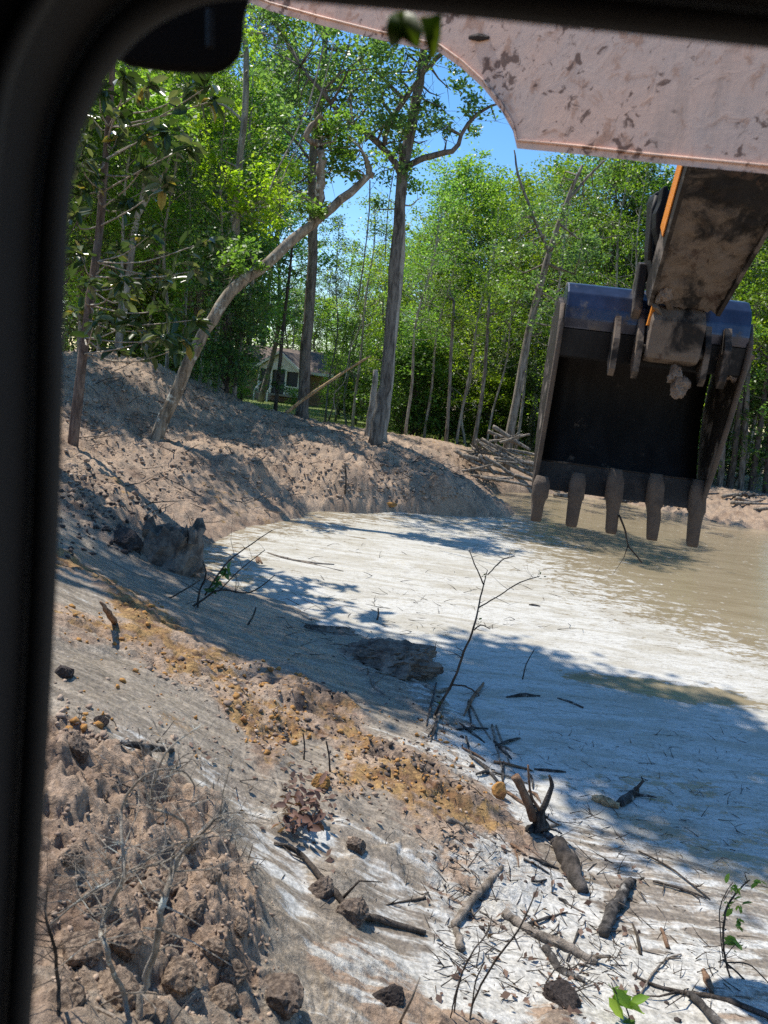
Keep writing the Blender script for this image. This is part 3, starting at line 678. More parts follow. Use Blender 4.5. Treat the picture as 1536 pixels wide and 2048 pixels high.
# ---- single trees drawn from the photograph
def path(pts):                                 # (px, py, depth) list -> world points
    return [P(*p) for p in pts]
def hero_tree(name, label, trunk, widths, bark, leaf, clumps, lsize, limbs=(), seed=0, lkw=None, n=20, cat='tree', twigs=True, sides=10, base_sink=.25):
    rng = np.random.default_rng(seed)
    tw = spline(path(trunk), n); ds = spline([(p[2],) for p in trunk], n)[:, 0]
    wd = np.interp(np.linspace(0, 1, n), np.linspace(0, 1, len(widths)), widths)
    rad = wd * .41 * ds / F
    tw += rng.normal(size=tw.shape) * rad[:, None] * .10
    g = H1(tw[0][0], tw[0][1]); tw[0][2] = min(tw[0][2], g - base_sink); rad[0] *= 1.25
    root = empty(name, (tw[0][0], tw[0][1], g)); tag(root, label, cat)
    L0 = np.array((tw[0][0], tw[0][1], g))
    m = MB(); m.tube([p - L0 for p in tw], rad, sides, True, .05, rng); m.build('trunk', bark, root, True)
    bm_ = MB(); nodes = [(p, r) for p, r in zip(tw, rad)]
    for lb in limbs:                           # (points, widths)
        lp = spline(path(lb[0]), 12); ld = np.interp(np.linspace(0, 1, 12), np.linspace(0, 1, len(lb[1])), lb[1])
        rr = ld * .42 * lb[0][0][2] / F; lp += rng.normal(size=lp.shape) * rr[:, None] * .25
        lm = MB(); lm.tube([p - L0 for p in lp], rr, 7, True, .05, rng); lm.build('limb', bark, root, True); nodes += [(p, r) for p, r in zip(lp, rr)]
    C = []
    for c in clumps:                           # px, py, depth, radius px, leaves
        cc = P(c[0], c[1], c[2]); r = c[3] * c[2] / F
        if twigs:
            j = min(range(len(nodes)), key=lambda q: np.linalg.norm(nodes[q][0] - cc)); s = nodes[j][0]
            mid = (s + cc) / 2 + rng.normal(size=3) * .12 * np.linalg.norm(cc - s); r1 = min(.03 + .01 * np.linalg.norm(cc - s), nodes[j][1] * .6)
            if len(clumps) <= 60: bm_ = MB()
            bm_.tube([s - L0, mid - L0, cc - L0], [r1, r1 * .6, r1 * .25], 5, False)
            for _ in range(3):
                e = cc + rng.normal(size=3) * r * .9; bm_.tube([mid * .3 + cc * .7 - L0, e - L0], [r1 * .3, r1 * .08], 3, False)
            if len(clumps) <= 60: bm_.build('branch', bark, root, True); bm_ = MB()
        k = max(1, int(c[4] / 60))
        for _ in range(k): C.append(clump(cc + rng.normal(size=3) * r * .6, int(c[4] / k), r * .38, rng))
    if bm_.V: bm_.build('branches', bark, root, True)
    if C: crown_obj('crown', np.concatenate(C), lsize, leaf, rng, root, tuple(L0), **(lkw or {}))
    return root
def rc(n, x0, x1, y0, y1, d0, d1, r, lv, seed):
    q = np.random.default_rng(seed); return [(q.uniform(x0, x1), q.uniform(y0, y1), q.uniform(d0, d1), r * q.uniform(.6, 1.4), lv) for _ in range(n)]

hero_tree('leaning_tree', 'thick trunk leaning far right over the cleared hill, leaf tufts along it',
          [(292, 925, 18.6), (345, 800, 19.0), (378, 728, 19.0), (402, 675, 19.1), (468, 577, 19.3), (530, 530, 19.5), (600, 468, 19.8), (680, 402, 20.0), (742, 348, 20.2)],
          [34, 30, 29, 28, 27, 26, 23, 20, 13], MT['bark_lean'], MT['leaf_bright'],
          rc(10, 455, 520, 495, 560, 19.0, 20.0, 22, 70, 1) + rc(8, 595, 650, 385, 440, 19.5, 20.5, 20, 70, 2) + rc(12, 660, 745, 270, 345, 19.6, 20.8, 24, 70, 3) +
          rc(12, 620, 700, 225, 300, 19.6, 20.8, 26, 70, 4) + [(650, 435, 19.6, 14, 30), (390, 690, 19.0, 8, 12), (325, 862, 18.8, 8, 12)], .13,
          [([(638, 415, 19.9), (640, 372, 19.9), (642, 330, 19.9), (640, 290, 19.9)], [20, 21.0, 20.0, 17]), ([(640, 292, 19.9), (612, 274, 19.9), (628, 250, 19.9), (642, 232, 19.9)], [18.0, 13, 13, 9]),
           ([(742, 350, 20.2), (735, 325, 20.2), (722, 300, 20.3)], [20, 12, 6])], 11, n=34)
hero_tree('oak_tree', 'tall grey oak trunk between the fallen pole and the log pile, spreading crown',
          [(748, 893, 25), (762, 810, 25), (774, 740, 25), (785, 600, 25), (795, 460, 25), (806, 340, 25), (824, 240, 25), (842, 150, 25), (850, 60, 25), (860, -60, 25)],
          [36, 30, 28, 27, 26, 26, 25, 20, 15, 9], MT['bark_oak'], MT['leaf_cool'],
          rc(50, 520, 1000, -60, 150, 22, 27, 42, 150, 5) + rc(18, 640, 800, 120, 260, 23, 27, 34, 120, 6) + rc(10, 850, 990, 180, 260, 24, 26, 28, 90, 7) + rc(8, 780, 900, 240, 330, 24, 26, 22, 80, 8) +
          rc(10, 560, 680, 150, 240, 23, 27, 30, 100, 9), .15,
          [([(800, 345, 25), (775, 305, 25), (745, 278, 24.8), (690, 236, 24.5), (650, 190, 24), (600, 130, 24)], [16, 15, 15, 12, 9, 5]),
           ([(806, 340, 25), (840, 318, 24.8), (880, 308, 24.6), (912, 295, 24.5), (924, 262, 24.5), (960, 222, 24.4), (1000, 206, 24.2)], [14, 14, 13, 11, 9, 7, 4]),
           ([(768, 290, 24.9), (785, 235, 24.8), (815, 190, 24.6), (850, 130, 24.4), (880, 60, 24)], [12, 12, 11, 10, 6]),
           ([(842, 150, 25), (880, 110, 25), (930, 60, 25), (990, 20, 25)], [12, 10, 8, 5])], 12, n=30)
hero_tree('broadleaf_tree', 'straight grey tree standing beside the fallen pole in front of the house',
          [(603, 842, 29), (608, 760, 29), (614, 660, 29), (622, 560, 29), (626, 450, 29), (624, 330, 29), (640, 200, 29), (650, 90, 29), (655, -80, 29)], [32, 27, 26, 24, 22, 20, 18, 14, 8], MT['bark_oak'], MT['leaf_mid'],
          rc(34, 530, 760, -60, 220, 27, 31, 40, 120, 15) + rc(8, 560, 640, 300, 400, 28, 30, 24, 60, 16), .16,
          [([(640, 200, 29), (600, 130, 29), (560, 60, 28.6), (520, 20, 28)], [10, 9, 7, 4]), ([(626, 330, 29), (590, 280, 29), (560, 250, 29)], [7, 6, 3])], 13, n=24)
hero_tree('broadleaf_tree', 'pale trunk close behind the tall oak, right of it', [(766, 880, 27), (778, 780, 27), (790, 650, 27), (800, 560, 27), (806, 440, 27), (800, 300, 27)], [22, 18, 17, 15, 12, 8], MT['bark_pale'], MT['leaf_mid'],
          rc(10, 740, 850, 280, 420, 26, 29, 30, 70, 17), .15, (), 14)
hero_tree('tree_stem', 'short pale stem leaning against the left side of the tall oak', [(737, 868, 26.5), (745, 800, 26.5), (752, 740, 26.4)], [18, 16, 12], MT['bark_pale'], MT['leaf_mid'], [], .15, (), 15, n=8)
hero_tree('broadleaf_tree', 'tall pale grey tree left of the house with peeling upper trunk', [(440, 792, 27), (452, 690, 27), (464, 580, 27), (470, 470, 27), (478, 330, 27), (490, 220, 27), (492, 120, 27), (480, -20, 27)], [22, 19, 18, 18, 16, 15, 13, 8], MT['bark_pale'], MT['leaf_bright'],
          rc(20, 440, 580, 350, 440, 25, 28, 30, 90, 18) + rc(16, 380, 500, 100, 330, 26, 29, 30, 80, 19) + rc(16, 480, 600, -40, 160, 26, 29, 36, 90, 20), .15,
          [([(490, 250, 27), (455, 215, 27), (400, 200, 26.8), (340, 203, 26.5)], [7, 6, 5, 3])], 16, n=24)
hero_tree('tree_stem', 'thin pale crooked stem beside the pale grey tree left of the house', [(468, 795, 26.5), (480, 700, 26.5), (492, 620, 26.5), (506, 560, 26.5), (510, 500, 26.5)], [10, 9, 8, 7, 4], MT['bark_pale'], MT['leaf_bright'], rc(3, 495, 525, 480, 530, 26, 27, 16, 30, 21), .13, (), 17, n=12)
hero_tree('broadleaf_tree', 'forked pale grey tree behind the magnolia', [(236, 700, 26), (250, 600, 26), (264, 500, 26), (275, 430, 26), (290, 370, 26), (300, 300, 26), (310, 200, 26)], [17, 16, 16, 14, 11, 9, 5], MT['bark_pale'], MT['leaf_mid'],
          rc(16, 220, 380, 150, 360, 25, 28, 32, 80, 22), .15, [([(272, 440, 26), (300, 390, 26), (330, 345, 25.8), (345, 300, 25.6)], [12, 10, 8, 5])], 18)
hero_tree('broadleaf_tree', 'grey trunk leaning right beside the log pile', [(1018, 880, 30), (1036, 780, 30), (1052, 690, 30), (1070, 610, 30), (1092, 530, 30), (1110, 470, 30), (1135, 400, 30), (1165, 330, 30)], [22, 19, 18, 17, 15, 13, 10, 6], MT['bark_grey'], MT['leaf_cool'],
          rc(26, 1030, 1220, 330, 560, 28, 32, 30, 90, 23) + rc(10, 1060, 1140, 540, 680, 29, 31, 20, 60, 24), .15,
          [([(1100, 510, 30), (1070, 440, 30), (1040, 360, 30), (1028, 300, 30)], [8, 7, 6, 3]), ([(1135, 400, 30), (1180, 350, 30), (1210, 320, 30)], [7, 6, 4]), ([(1120, 450, 30), (1170, 480, 30), (1240, 470, 30)], [5, 4, 2])], 19)
hero_tree('tree_stem', 'thin straight grey stem in the wood left of the log pile', [(893, 880, 35), (899, 780, 35), (903, 690, 35), (908, 600, 35)], [9, 8, 8, 6], MT['bark_grey'], MT['leaf_mid'], rc(6, 880, 940, 560, 660, 34, 36, 18, 50, 25), .15, (), 20, n=10)
hero_tree('tree_stem', 'thin grey stem leaning right just behind the log pile', [(946, 892, 35), (958, 830, 35), (968, 760, 35), (974, 680, 35), (978, 600, 35)], [11, 10, 9, 8, 6], MT['bark_grey'], MT['leaf_mid'], rc(6, 950, 1010, 560, 680, 34, 36, 18, 50, 26), .15, (), 21, n=10)
hero_tree('tree_stem', 'dark thin sapling standing in front of the house porch', [(551, 822, 33), (556, 760, 33), (566, 660, 33), (578, 560, 33), (586, 470, 33)], [10, 9, 8, 7, 4], MT['bark_dark'], MT['leaf_dark'], rc(4, 530, 570, 740, 770, 32, 34, 14, 40, 27) + rc(5, 565, 600, 470, 560, 32, 34, 16, 40, 28), .14, (), 22, n=12)
for k, (x0, y0, x1, y1, lb) in enumerate(((1456, 1000, 1486, 760, 'nearest dark trunk on the far bank, just right of the bucket'), (1478, 1005, 1500, 700, 'grey trunk second from the bucket on the far bank'), (1496, 1008, 1540, 720, 'leaning dark trunk near the edge of the far bank'),
                                          (1436, 996, 1452, 800, 'thin trunk half behind the bucket on the far bank'), (1528, 1010, 1560, 600, 'rightmost dark trunk on the far bank'))):
    hero_tree('tree_stem', lb, [(x0, y0, 33), ((x0 * 2 + x1) / 3 + 2, (y0 * 2 + y1) / 3, 33), ((x0 + 2 * x1) / 3, (y0 + 2 * y1) / 3, 33), (x1, y1, 33)], [16, 14, 13, 9], MT['bark_oak'] if k % 2 else MT['bark_dark'], MT['leaf_mid'],
              rc(6, x1 - 40, x1 + 30, y1 - 60, y1 + 90, 32, 34, 22, 70, 30 + k), .16, (), 40 + k, n=12)

def magnolia():
    rng = np.random.default_rng(9)
    tr = [(146, 872, 15.6), (158, 780, 15.6), (168, 690, 15.6), (180, 600, 15.6), (192, 520, 15.6), (203, 420, 15.6), (210, 330, 15.6), (218, 240, 15.6), (224, 150, 15.6), (228, 40, 15.6)]
    tips = [(260, 590), (300, 660), (350, 700), (240, 700), (280, 560), (330, 620), (390, 640), (215, 640), (180, 560), (160, 500), (150, 420), (240, 500), (300, 470), (190, 640), (350, 560), (150, 620), (310, 540), (270, 640), (370, 680), (250, 560), (330, 670),
            (235, 270), (300, 270), (340, 260), (290, 330), (160, 280), (170, 320), (200, 180), (250, 150), (300, 170), (390, 180), (430, 200), (420, 170), (240, 230), (340, 290), (380, 290), (190, 350), (160, 380), (260, 400), (330, 370), (150, 330), (180, 230), (400, 540), (420, 480)]
    g = H1(*P(*tr[0])[:2]); root = empty('magnolia_tree', (*P(*tr[0])[:2], g)); L0 = np.array(root.location)
    tag(root, 'slim magnolia with big glossy leaves at the left window edge', 'tree')
    tw = spline(path(tr), 26); tw[0][2] = g - .2; rad = np.linspace(11, 5, 26) * 15.6 / F
    m = MB(); m.tube([p - L0 for p in tw], rad, 8, True, .08, rng); m.build('trunk', MT['bark_red'], root, True)
    b = MB(); C = []; AX = []
    for tx, ty in tips:
        e = P(tx, ty, 14.6 + rng.uniform(-1.6, 1.2)); py0 = ty + rng.uniform(10, 70)
        j = min(range(len(tw)), key=lambda q: abs(tw[q][2] - (e[2] - rng.uniform(-.1, .5)))); s = tw[j]
        mid = (s + e) / 2 + np.array((0, 0, -.1)) + rng.normal(size=3) * .08
        pp = spline([s, mid, e], 7); b.tube([p - L0 for p in pp], np.linspace(.020, .007, 7), 5, False)
        dirv = (e - mid); dirv /= np.linalg.norm(dirv)
        for k in range(rng.integers(9, 17)):
            C.append(e + rng.normal(size=3) * .04 - dirv * rng.uniform(0, .12)); AX.append(dirv * .5 + rng.normal(size=3) * .75)
        q = (mid + e) / 2
        for k in range(rng.integers(2, 5)):
            C.append(q + rng.normal(size=3) * .05); AX.append(dirv * .4 + rng.normal(size=3) * .8)
    b.build('branches', MT['twig_pale'], root, True)
    crown_obj('crown', C, .30, MT['leaf_magnolia'], rng, root, tuple(L0), hexa=True, aspect=.46, up=.35, axis=np.array(AX), droop=.35)
magnolia()

# oaks added left of the frame, crowns shaped to shade the bank and silt
def shade_tree(name, label, base, targets, hz, seed, leaf, lsize=.17, n=180, r=.7, off=.0):
    rng = np.random.default_rng(seed); bz = H1(*base); root = empty(name, (*base, bz)); L0 = np.array(root.location); tag(root, label, 'tree')
    top = np.array((base[0] + .6, base[1] - .3, bz + hz)); tw = spline([np.array((*base, bz - .3)), (np.array((*base, bz)) + top) / 2 + np.array((.3, .2, 0)), top], 16)
    m = MB(); m.tube([p - L0 for p in tw], np.linspace(.26, .07, 16), 9, True, .06, rng); m.build('trunk', MT['bark_oak'], root, True)
    b = MB(); C = []
    for px, py, zz, k in targets:
        q = PZ(px, py, .2); e = q + SUN * ((hz + zz) / SUN[2]); s = tw[min(15, int(7 + rng.integers(0, 8)))]
        mid = (s + e) / 2 + np.array((0, 0, .7)); b.tube([p - L0 for p in spline([s, mid, e], 9)], np.linspace(.09, .02, 9), 5, False)
        for _ in range(6): b.tube([e - L0, e + rng.normal(size=3) * .6 - L0], [.015, .004], 3, False)
        for _ in range(6): C.append(clump(e + rng.normal(size=3) * np.array((r, r, .5)), int(n * k / 6), .35, rng))
    b.build('branches', MT['bark_oak'], root, True)
    crown_obj('crown', np.concatenate(C), lsize, leaf, rng, root, tuple(L0))
S1 = [(px, py, np.random.default_rng(int(px * 7 + py)).uniform(-1, 1.5), 1.0) for px, py in
      ((150, 1100), (220, 1130), (300, 1160), (250, 1180), (380, 1190), (330, 1220), (430, 1220), (480, 1260), (560, 1270), (520, 1310), (620, 1320), (590, 1250), (680, 1330), (700, 1390), (760, 1370), (650, 1260), (800, 1300), (740, 1270), (830, 1350))]
S2 = [(px, py - (45 if py > 1440 else 10), np.random.default_rng(int(px * 5 + py)).uniform(-.5, 1.0), 1.6) for px, py in
      ((1000, 1290), (1080, 1330), (1150, 1370), (1010, 1360), (1100, 1420), (1200, 1420), (1060, 1470), (1160, 1490), (1260, 1470), (1330, 1460), (1250, 1540), (1340, 1540), (1420, 1500), (1420, 1580), (1500, 1540), (1500, 1640), (1390, 1620), (1560, 1600), (1230, 1380), (1400, 1440), (1300, 1400), (1540, 1680), (900, 1290))]
shade_tree('oak_tree', 'added oak beyond the window post, crown shaped to shade the near bank', (-9.5, 11.5), S1, 10.5, 61, MT['leaf_mid'], .2, 330, .42)  # added to throw shade on the near bank
shade_tree('oak_tree', 'added oak with crown above the view, shaped to shade the pond silt', (-8.6, 14.5), S2, 12.0, 62, MT['leaf_mid'], .22, 300, .42)  # added to throw shade on the pond silt
def shade_hill():  # added oak; leaf clumps sit sunward of the hill spots to be shaded
    pts = [(150, 790), (200, 805), (260, 815), (320, 835), (390, 850), (450, 866), (510, 885), (560, 897), (430, 930), (520, 952), (230, 838), (170, 820), (290, 828), (420, 862)]
    rng = np.random.default_rng(63); base = (-14.5, 22.0); bz = H1(*base); root = empty('oak_tree', (*base, bz)); L0 = np.array(root.location); tag(root, 'added oak beyond the window post, leaf clumps set to shade the hill', 'tree')
    tw = spline([np.array((*base, bz - .3)), np.array((base[0] + .5, base[1], bz + 6)), np.array((base[0] + 1, base[1] + .3, bz + 12))], 14)
    m = MB(); m.tube([p - L0 for p in tw], np.linspace(.24, .06, 14), 9, True, .06, rng); m.build('trunk', MT['bark_oak'], root, True)
    b = MB(); C = []
    for px, py in pts:
        e = hit(px, py); e = e + SUN * (rng.uniform(8.5, 10) / SUN[2]); s_ = tw[rng.integers(7, 13)]; mid = (s_ + e) / 2 + np.array((0, 0, .6))
        b.tube([p - L0 for p in spline([s_, mid, e], 9)], np.linspace(.07, .015, 9), 5, False)
        for _ in range(5): C.append(clump(e + rng.normal(size=3) * np.array((.38, .38, .35)), 75, .26, rng, .6))
    b.build('branches', MT['bark_oak'], root, True); crown_obj('crown', np.concatenate(C), .2, MT['leaf_bright'], rng, root, tuple(L0))
shade_hill()
for k, (x, y, h, lb) in enumerate(((-16.5, 19.5, 11, 'first leafy tree on the hill beyond the window post'), (-19, 27, 15, 'second leafy tree on the hill beyond the window post'))):
    T['tall' if k % 2 else 'cool'].place('broadleaf_tree', (x, y, H1(x, y)), h, k * 1.7, lb, 'tree')

# ------------------------------------------------------------------ house and shed
MT['siding'] = mat_plain('siding_white', (.74, .74, .72), .7, .1, 2, bump=.05)
MT['trim'] = mat_plain('trim_white', (.82, .82, .80), .6, .06, 2, bump=0)
MT['shingle'] = mat_plain('shingle_brown', (.14, .105, .085), .9, .35, 4, 0, (.22, .17, .14))
MT['brick'] = mat_plain('brick_tan', (.36, .24, .17), .9, .3, 6)
MT['screen'] = mat_plain('porch_screen', (.035, .04, .05), .5, .2, 4, bump=0)
MT['glass'] = mat_plain('window_glass', (.03, .04, .05), .08, .05, 2, bump=0, spec=.6)
MT['deck'] = mat_plain('deck_wood', (.33, .30, .26), .85, .2, 4)
def house():
    d = 74; c = base_at(552, d); e = empty('house', (c[0], c[1], c[2]), R(-14)); tag(e, 'small white house with gabled screened porch and brown roof behind the trees', 'house')
    m = MB(); m.box(-6.5, 9.6, 2.6, 9.6, -.4, 3.0); m.build('wall', MT['brick'], e)
    rf = MB(); zr = 5.0
    for y0, y1, za, zb in ((2.1, 6.1, 2.95, zr), (10.1, 6.1, 2.95, zr)):
        rf.hexa([(-7, y0, za), (10.1, y0, za), (10.1, y1, zb), (-7, y1, zb), (-7, y0, za + .18), (10.1, y0, za + .18), (10.1, y1, zb + .18), (-7, y1, zb + .18)])
    roof = rf.build('roof', MT['shingle'], e)
    for xa, xb in ((-7, -2.6), (2.4, 10.1)):
        m = MB(); m.box(xa, xb, 2.02, 2.09, 2.9, 3.14); m.build('fascia', MT['trim'], roof)
    # porch
    m = MB(); m.box(-2.1, 2.1, 0, 2.59, .62, .80); m.build('porch_floor', MT['deck'], e)
    m = MB(); m.prism([(-2.25, .06, 2.95), (2.25, .06, 2.95), (0, .06, 4.55)], (0, .12, 0)); m.build('gable', MT['siding'], e)
    pr = MB()
    for sx in (-1, 1):
        pr.hexa([(0, -.25, 4.58), (sx * 2.55, -.25, 2.78), (sx * 2.55, 6, 2.78), (0, 6, 4.58), (0, -.25, 4.74), (sx * 2.55, -.25, 2.94), (sx * 2.55, 6, 2.94), (0, 6, 4.74)])
    pr.build('porch_roof', MT['shingle'], e)
    for sx in (-1, 1):
        m = MB(); m.hexa([(0, -.34, 4.50), (sx * 2.6, -.34, 2.68), (sx * 2.6, -.26, 2.68), (0, -.26, 4.50), (0, -.34, 4.76), (sx * 2.6, -.34, 2.94), (sx * 2.6, -.26, 2.94), (0, -.26, 4.76)]); m.build('bargeboard', MT['trim'], e)
    for x in (-2.0, -.75, .7, 2.0):
        m = MB(); m.box(x - .08, x + .08, .1, .26, .805, 2.94); m.build('post', MT['trim'], e)
    m = MB(); m.box(-1.9, 1.9, .3, .33, .82, 2.92); m.build('screen', MT['screen'], e)
    for k in range(9):
        x = .8 + k * .14; m = MB(); m.box(x - .03, x + .03, .02, .06, .82, 1.5); m.build('baluster', MT['trim'], e)
    m = MB(); m.box(.72, 2.0, -.02, .08, 1.51, 1.6); m.build('handrail', MT['trim'], e)
    for k in range(4):
        m = MB(); m.box(-1.6, -.4, -.32 - k * .3, -.02 - k * .3, .5 - k * .17, .57 - k * .17); m.build('step', MT['deck'], e)
    for x in (-1.65, -.35):
        m = MB(); m.hexa([(x - .05, -1.4, .82), (x + .05, -1.4, .82), (x + .05, 0, 1.6), (x - .05, 0, 1.6), (x - .05, -1.4, .95), (x + .05, -1.4, .95), (x + .05, 0, 1.73), (x - .05, 0, 1.73)]); m.build('stair_rail', MT['trim'], e)
        m = MB(); m.box(x - .05, x + .05, -1.4, -1.3, -.2, .93); m.build('rail_post', MT['trim'], e)
    for x0 in (-5.6, 4.2, 7.2):
        m = MB(); m.box(x0, x0 + 1.1, 2.53, 2.58, 1.1, 2.4); w = m.build('window', MT['trim'], e)
        for k in (0, 1):
            m = MB(); m.box(x0 + .08 + k * .5, x0 + .52 + k * .5, 2.50, 2.525, 1.2, 2.3); m.build('pane', MT['glass'], w)
house()
def shed():
    c = base_at(968, 60); e = empty('shed', tuple(c), R(8)); tag(e, 'small open shed with bright white roof among the trees', 'shed')
    m = MB(); m.hexa([(-1.3, -1, 1.75), (1.3, -1, 1.75), (1.3, 1, 2.1), (-1.3, 1, 2.1), (-1.3, -1, 1.83), (1.3, -1, 1.83), (1.3, 1, 2.18), (-1.3, 1, 2.18)]); m.build('roof', MT['trim'], e)
    for x in (-1.2, 1.2):
        for y in (-.9, .9):
            m = MB(); m.box(x - .05, x + .05, y - .05, y + .05, -.2, 1.75 if y < 0 else 2.08); m.build('post', MT['deck'], e)
    m = MB(); m.box(-1.1, 1.1, .7, .76, 0, 1.7); m.build('back_panel', MT['siding'], e)
shed()

# ------------------------------------------------------------------ excavator
def mat_boom():
    t = NT('boom_paint'); v = t.obj()
    n1 = t.noise(v, 3.2, 6, .6, .4); n2 = t.noise(v, 13, 7, .65, .6); n3 = t.noise(v, 5.5, 6, .62); n4 = t.noise(v, 60, 4, .6); n5 = t.noise(v, 26, 6, .6, 1.0)
    col = t.mix(t.ramp(n1, .35, .68), (.84, .50, .345), (.72, .48, .36))
    col = t.mix(t.math('MULTIPLY', t.ramp(n2, .52, .64), .6), col, (.46, .19, .085))
    col = t.mix(t.math('MULTIPLY', t.ramp(t.math('ADD', n5, t.math('MULTIPLY', n3, .9)), 1.02, 1.12), .9), col, (.17, .075, .04))
    col = t.mix(1.0, col, t.mix(n4, (.85, .85, .85), (1.15, 1.15, 1.15)), 'MULTIPLY')
    sm = t.noise(t.mapping(v, (1, 1, .18), (0, R(8), 0)), 6, 7, .7, .3); col = t.mix(t.math('MULTIPLY', t.ramp(sm, .55, .72), .45), col, (.40, .27, .20))
    t.p(Base_Color=col, Roughness=.6, Specular_IOR_Level=.4); t.bump(n2, .15, .01); return t.m
def mat_mudsteel():
    t = NT('muddy_steel'); v = t.obj()
    n1 = t.noise(v, 3.6, 8, .65, .6); n2 = t.noise(v, 20, 7, .7); n3 = t.noise(v, 7, 8, .7, .3)
    col = t.mix(t.ramp(n1, .42, .56), (.022, .018, .015), (.17, .13, .098)); col = t.mix(t.ramp(n3, .53, .64), col, (.075, .048, .034))
    col = t.mix(1.0, col, t.mix(n2, (.65, .65, .65), (1.3, 1.3, 1.3)), 'MULTIPLY')
    t.p(Base_Color=col, Roughness=.85, Specular_IOR_Level=.3); t.bump(t.math('ADD', n1, t.math('MULTIPLY', n2, .4)), .6, .02); return t.m
def mat_steel(name, c, rough, mud=.0):
    t = NT(name); v = t.obj()
    n1 = t.noise(t.mapping(v, (1, 1, .25)), 7, 7, .65); n2 = t.noise(v, 30, 6, .7); n3 = t.noise(v, 4, 7, .65)
    col = t.mix(t.ramp(n1, .3, .7), tuple(x * .55 for x in c), c)
    mm = t.math('MULTIPLY', t.ramp(n3, .62 - mud, .74 - mud), 1.0)
    col = t.mix(mm, col, (.15, .12, .095))
    t.p(Base_Color=col, Roughness=t.mix(mm, (rough,) * 3, (.9,) * 3), Metallic=t.math('SUBTRACT', .85, t.math('MULTIPLY', mm, .85))); t.bump(n2, .12, .01); return t.m
MT['boom'] = mat_boom(); MT['mudsteel'] = mat_mudsteel()
MT['tube_steel'] = mat_steel('polished_steel', (.085, .095, .13), .32, .08)
MT['dark_steel'] = mat_steel('worn_dark_steel', (.035, .033, .032), .6, .02)
MT['edge_steel'] = mat_steel('scraped_steel', (.06, .05, .043), .65, .12)
MT['lip'] = mat_plain('lip_mud', (.040, .036, .032), .8, .35, 6, 0, (.075, .062, .052), .5, .7, .3, .4)
MT['tooth'] = mat_plain('muddy_tooth', (.11, .085, .066), .85, .3, 9, 0, (.075, .06, .05), .45, .65, .3, .7)
MT['orange'] = mat_plain('orange_paint', (.72, .25, .035), .45, .12, 6, 0, (.5, .17, .03), .55, .75)
MT['black'] = mat_plain('black_plastic', (.012, .011, .010), .55, .2, 10, bump=.1)
MT['cabgrey'] = mat_plain('cab_trim', (.010, .008, .007), .85, .2, 10, bump=.15)
MT['rubber'] = mat_plain('rubber_seal', (.018, .016, .014), .7, .2, 12, bump=.1)

ex = empty('excavator', (0, 1.2, 0)); ex.location = (0, 0, 0)
tag(ex, 'orange excavator seen from inside its cab, muddy bucket raised over the pond', 'excavator')

# --- cab frame round the open front window
def cab():
    D0 = .56
    cab_e = empty('cab'); cab_e.parent = ex
    edge = [(22, 2300, D0), (38, 2048, D0), (70, 1500, D0), (93, 1000, D0), (102, 600, D0), (112, 400, D0), (142, 235, D0), (222, 88, D0), (330, 2, D0), (470, -36, D0), (700, -20, D0), (900, -2, D0), (1250, 34, D0), (1560, 66, D0), (2000, 112, D0)]
    pts = spline(path(edge), 60)
    # inner strip and deep frame behind it: extruded between the window edge and an outward offset
    def strip(name, mat, off0, off1, y0, y1):
        V = []; Fs = []
        cen = np.array(P(900, 1100, D0))
        for i, p in enumerate(pts):
            t = pts[min(i + 1, 59)] - pts[max(i - 1, 0)]; t /= np.linalg.norm(t); nrm = np.array((-t[2], 0, t[0]))
            if np.dot(nrm, p - cen) < 0: nrm = -nrm
            for yy in (y0, y1):
                for o_ in (off0, off1):
                    q = p + nrm * o_; V.append((q[0], yy, q[2]))
        for i in range(59):
            a = i * 4; b = a + 4
            Fs += [(a, b, b + 1, a + 1), (a + 2, a + 3, b + 3, b + 2), (a, a + 2, b + 2, b), (a + 1, b + 1, b + 3, a + 3)]
        m = MB(); m.add(V, Fs); return m.build(name, mat, cab_e)
    strip('window_frame', MT['cabgrey'], .012, .045, .50, .60)
    strip('pillar_and_header', MT['black'], .0455, .55, .44, .64)
    m = MB(); m.tube(pts, .010, 8); m.build('window_seal', MT['rubber'], cab_e, True)
    m = MB(); m.tube([p + np.array((-.012, -.065, .004)) for p in pts], .006, 6); m.build('trim_edge', MT['rubber'], cab_e, True)
    m = MB(); m.box(-.75, 1.0, -.9, .44, 4.05, 4.12); m.build('roof_lining', MT['black'], cab_e)
    m = MB(); m.box(-.75, 1.0, -.95, -.9, 1.7, 4.05); m.build('rear_panel', MT['black'], cab_e)
    m = MB(); m.box(-.80, -.75, -.9, .44, 1.7, 4.05); m.build('side_panel', MT['black'], cab_e)
    # rounded lamp housing hanging at the window's top corner
    dl = .80
    out = [(225, 20), (235, 118), (300, 142), (410, 150), (455, 140), (484, 105), (490, 40), (486, -40), (240, -40)]
    c2 = spline([(a, b, dl) for a, b in out] + [(*out[0], dl)], 40)[:-1]
    m = MB(); m.prism([P(*q) for q in c2], tuple(ray(300, 20) * .10)); m.build('lamp_housing', MT['cabgrey'], cab_e, False, .008, 2)
    m = MB(); m.tube([P(420, 20, .79), P(420, 95, .79)], .004, 6); m.build('lamp_bracket', MT['black'], cab_e)
cab()

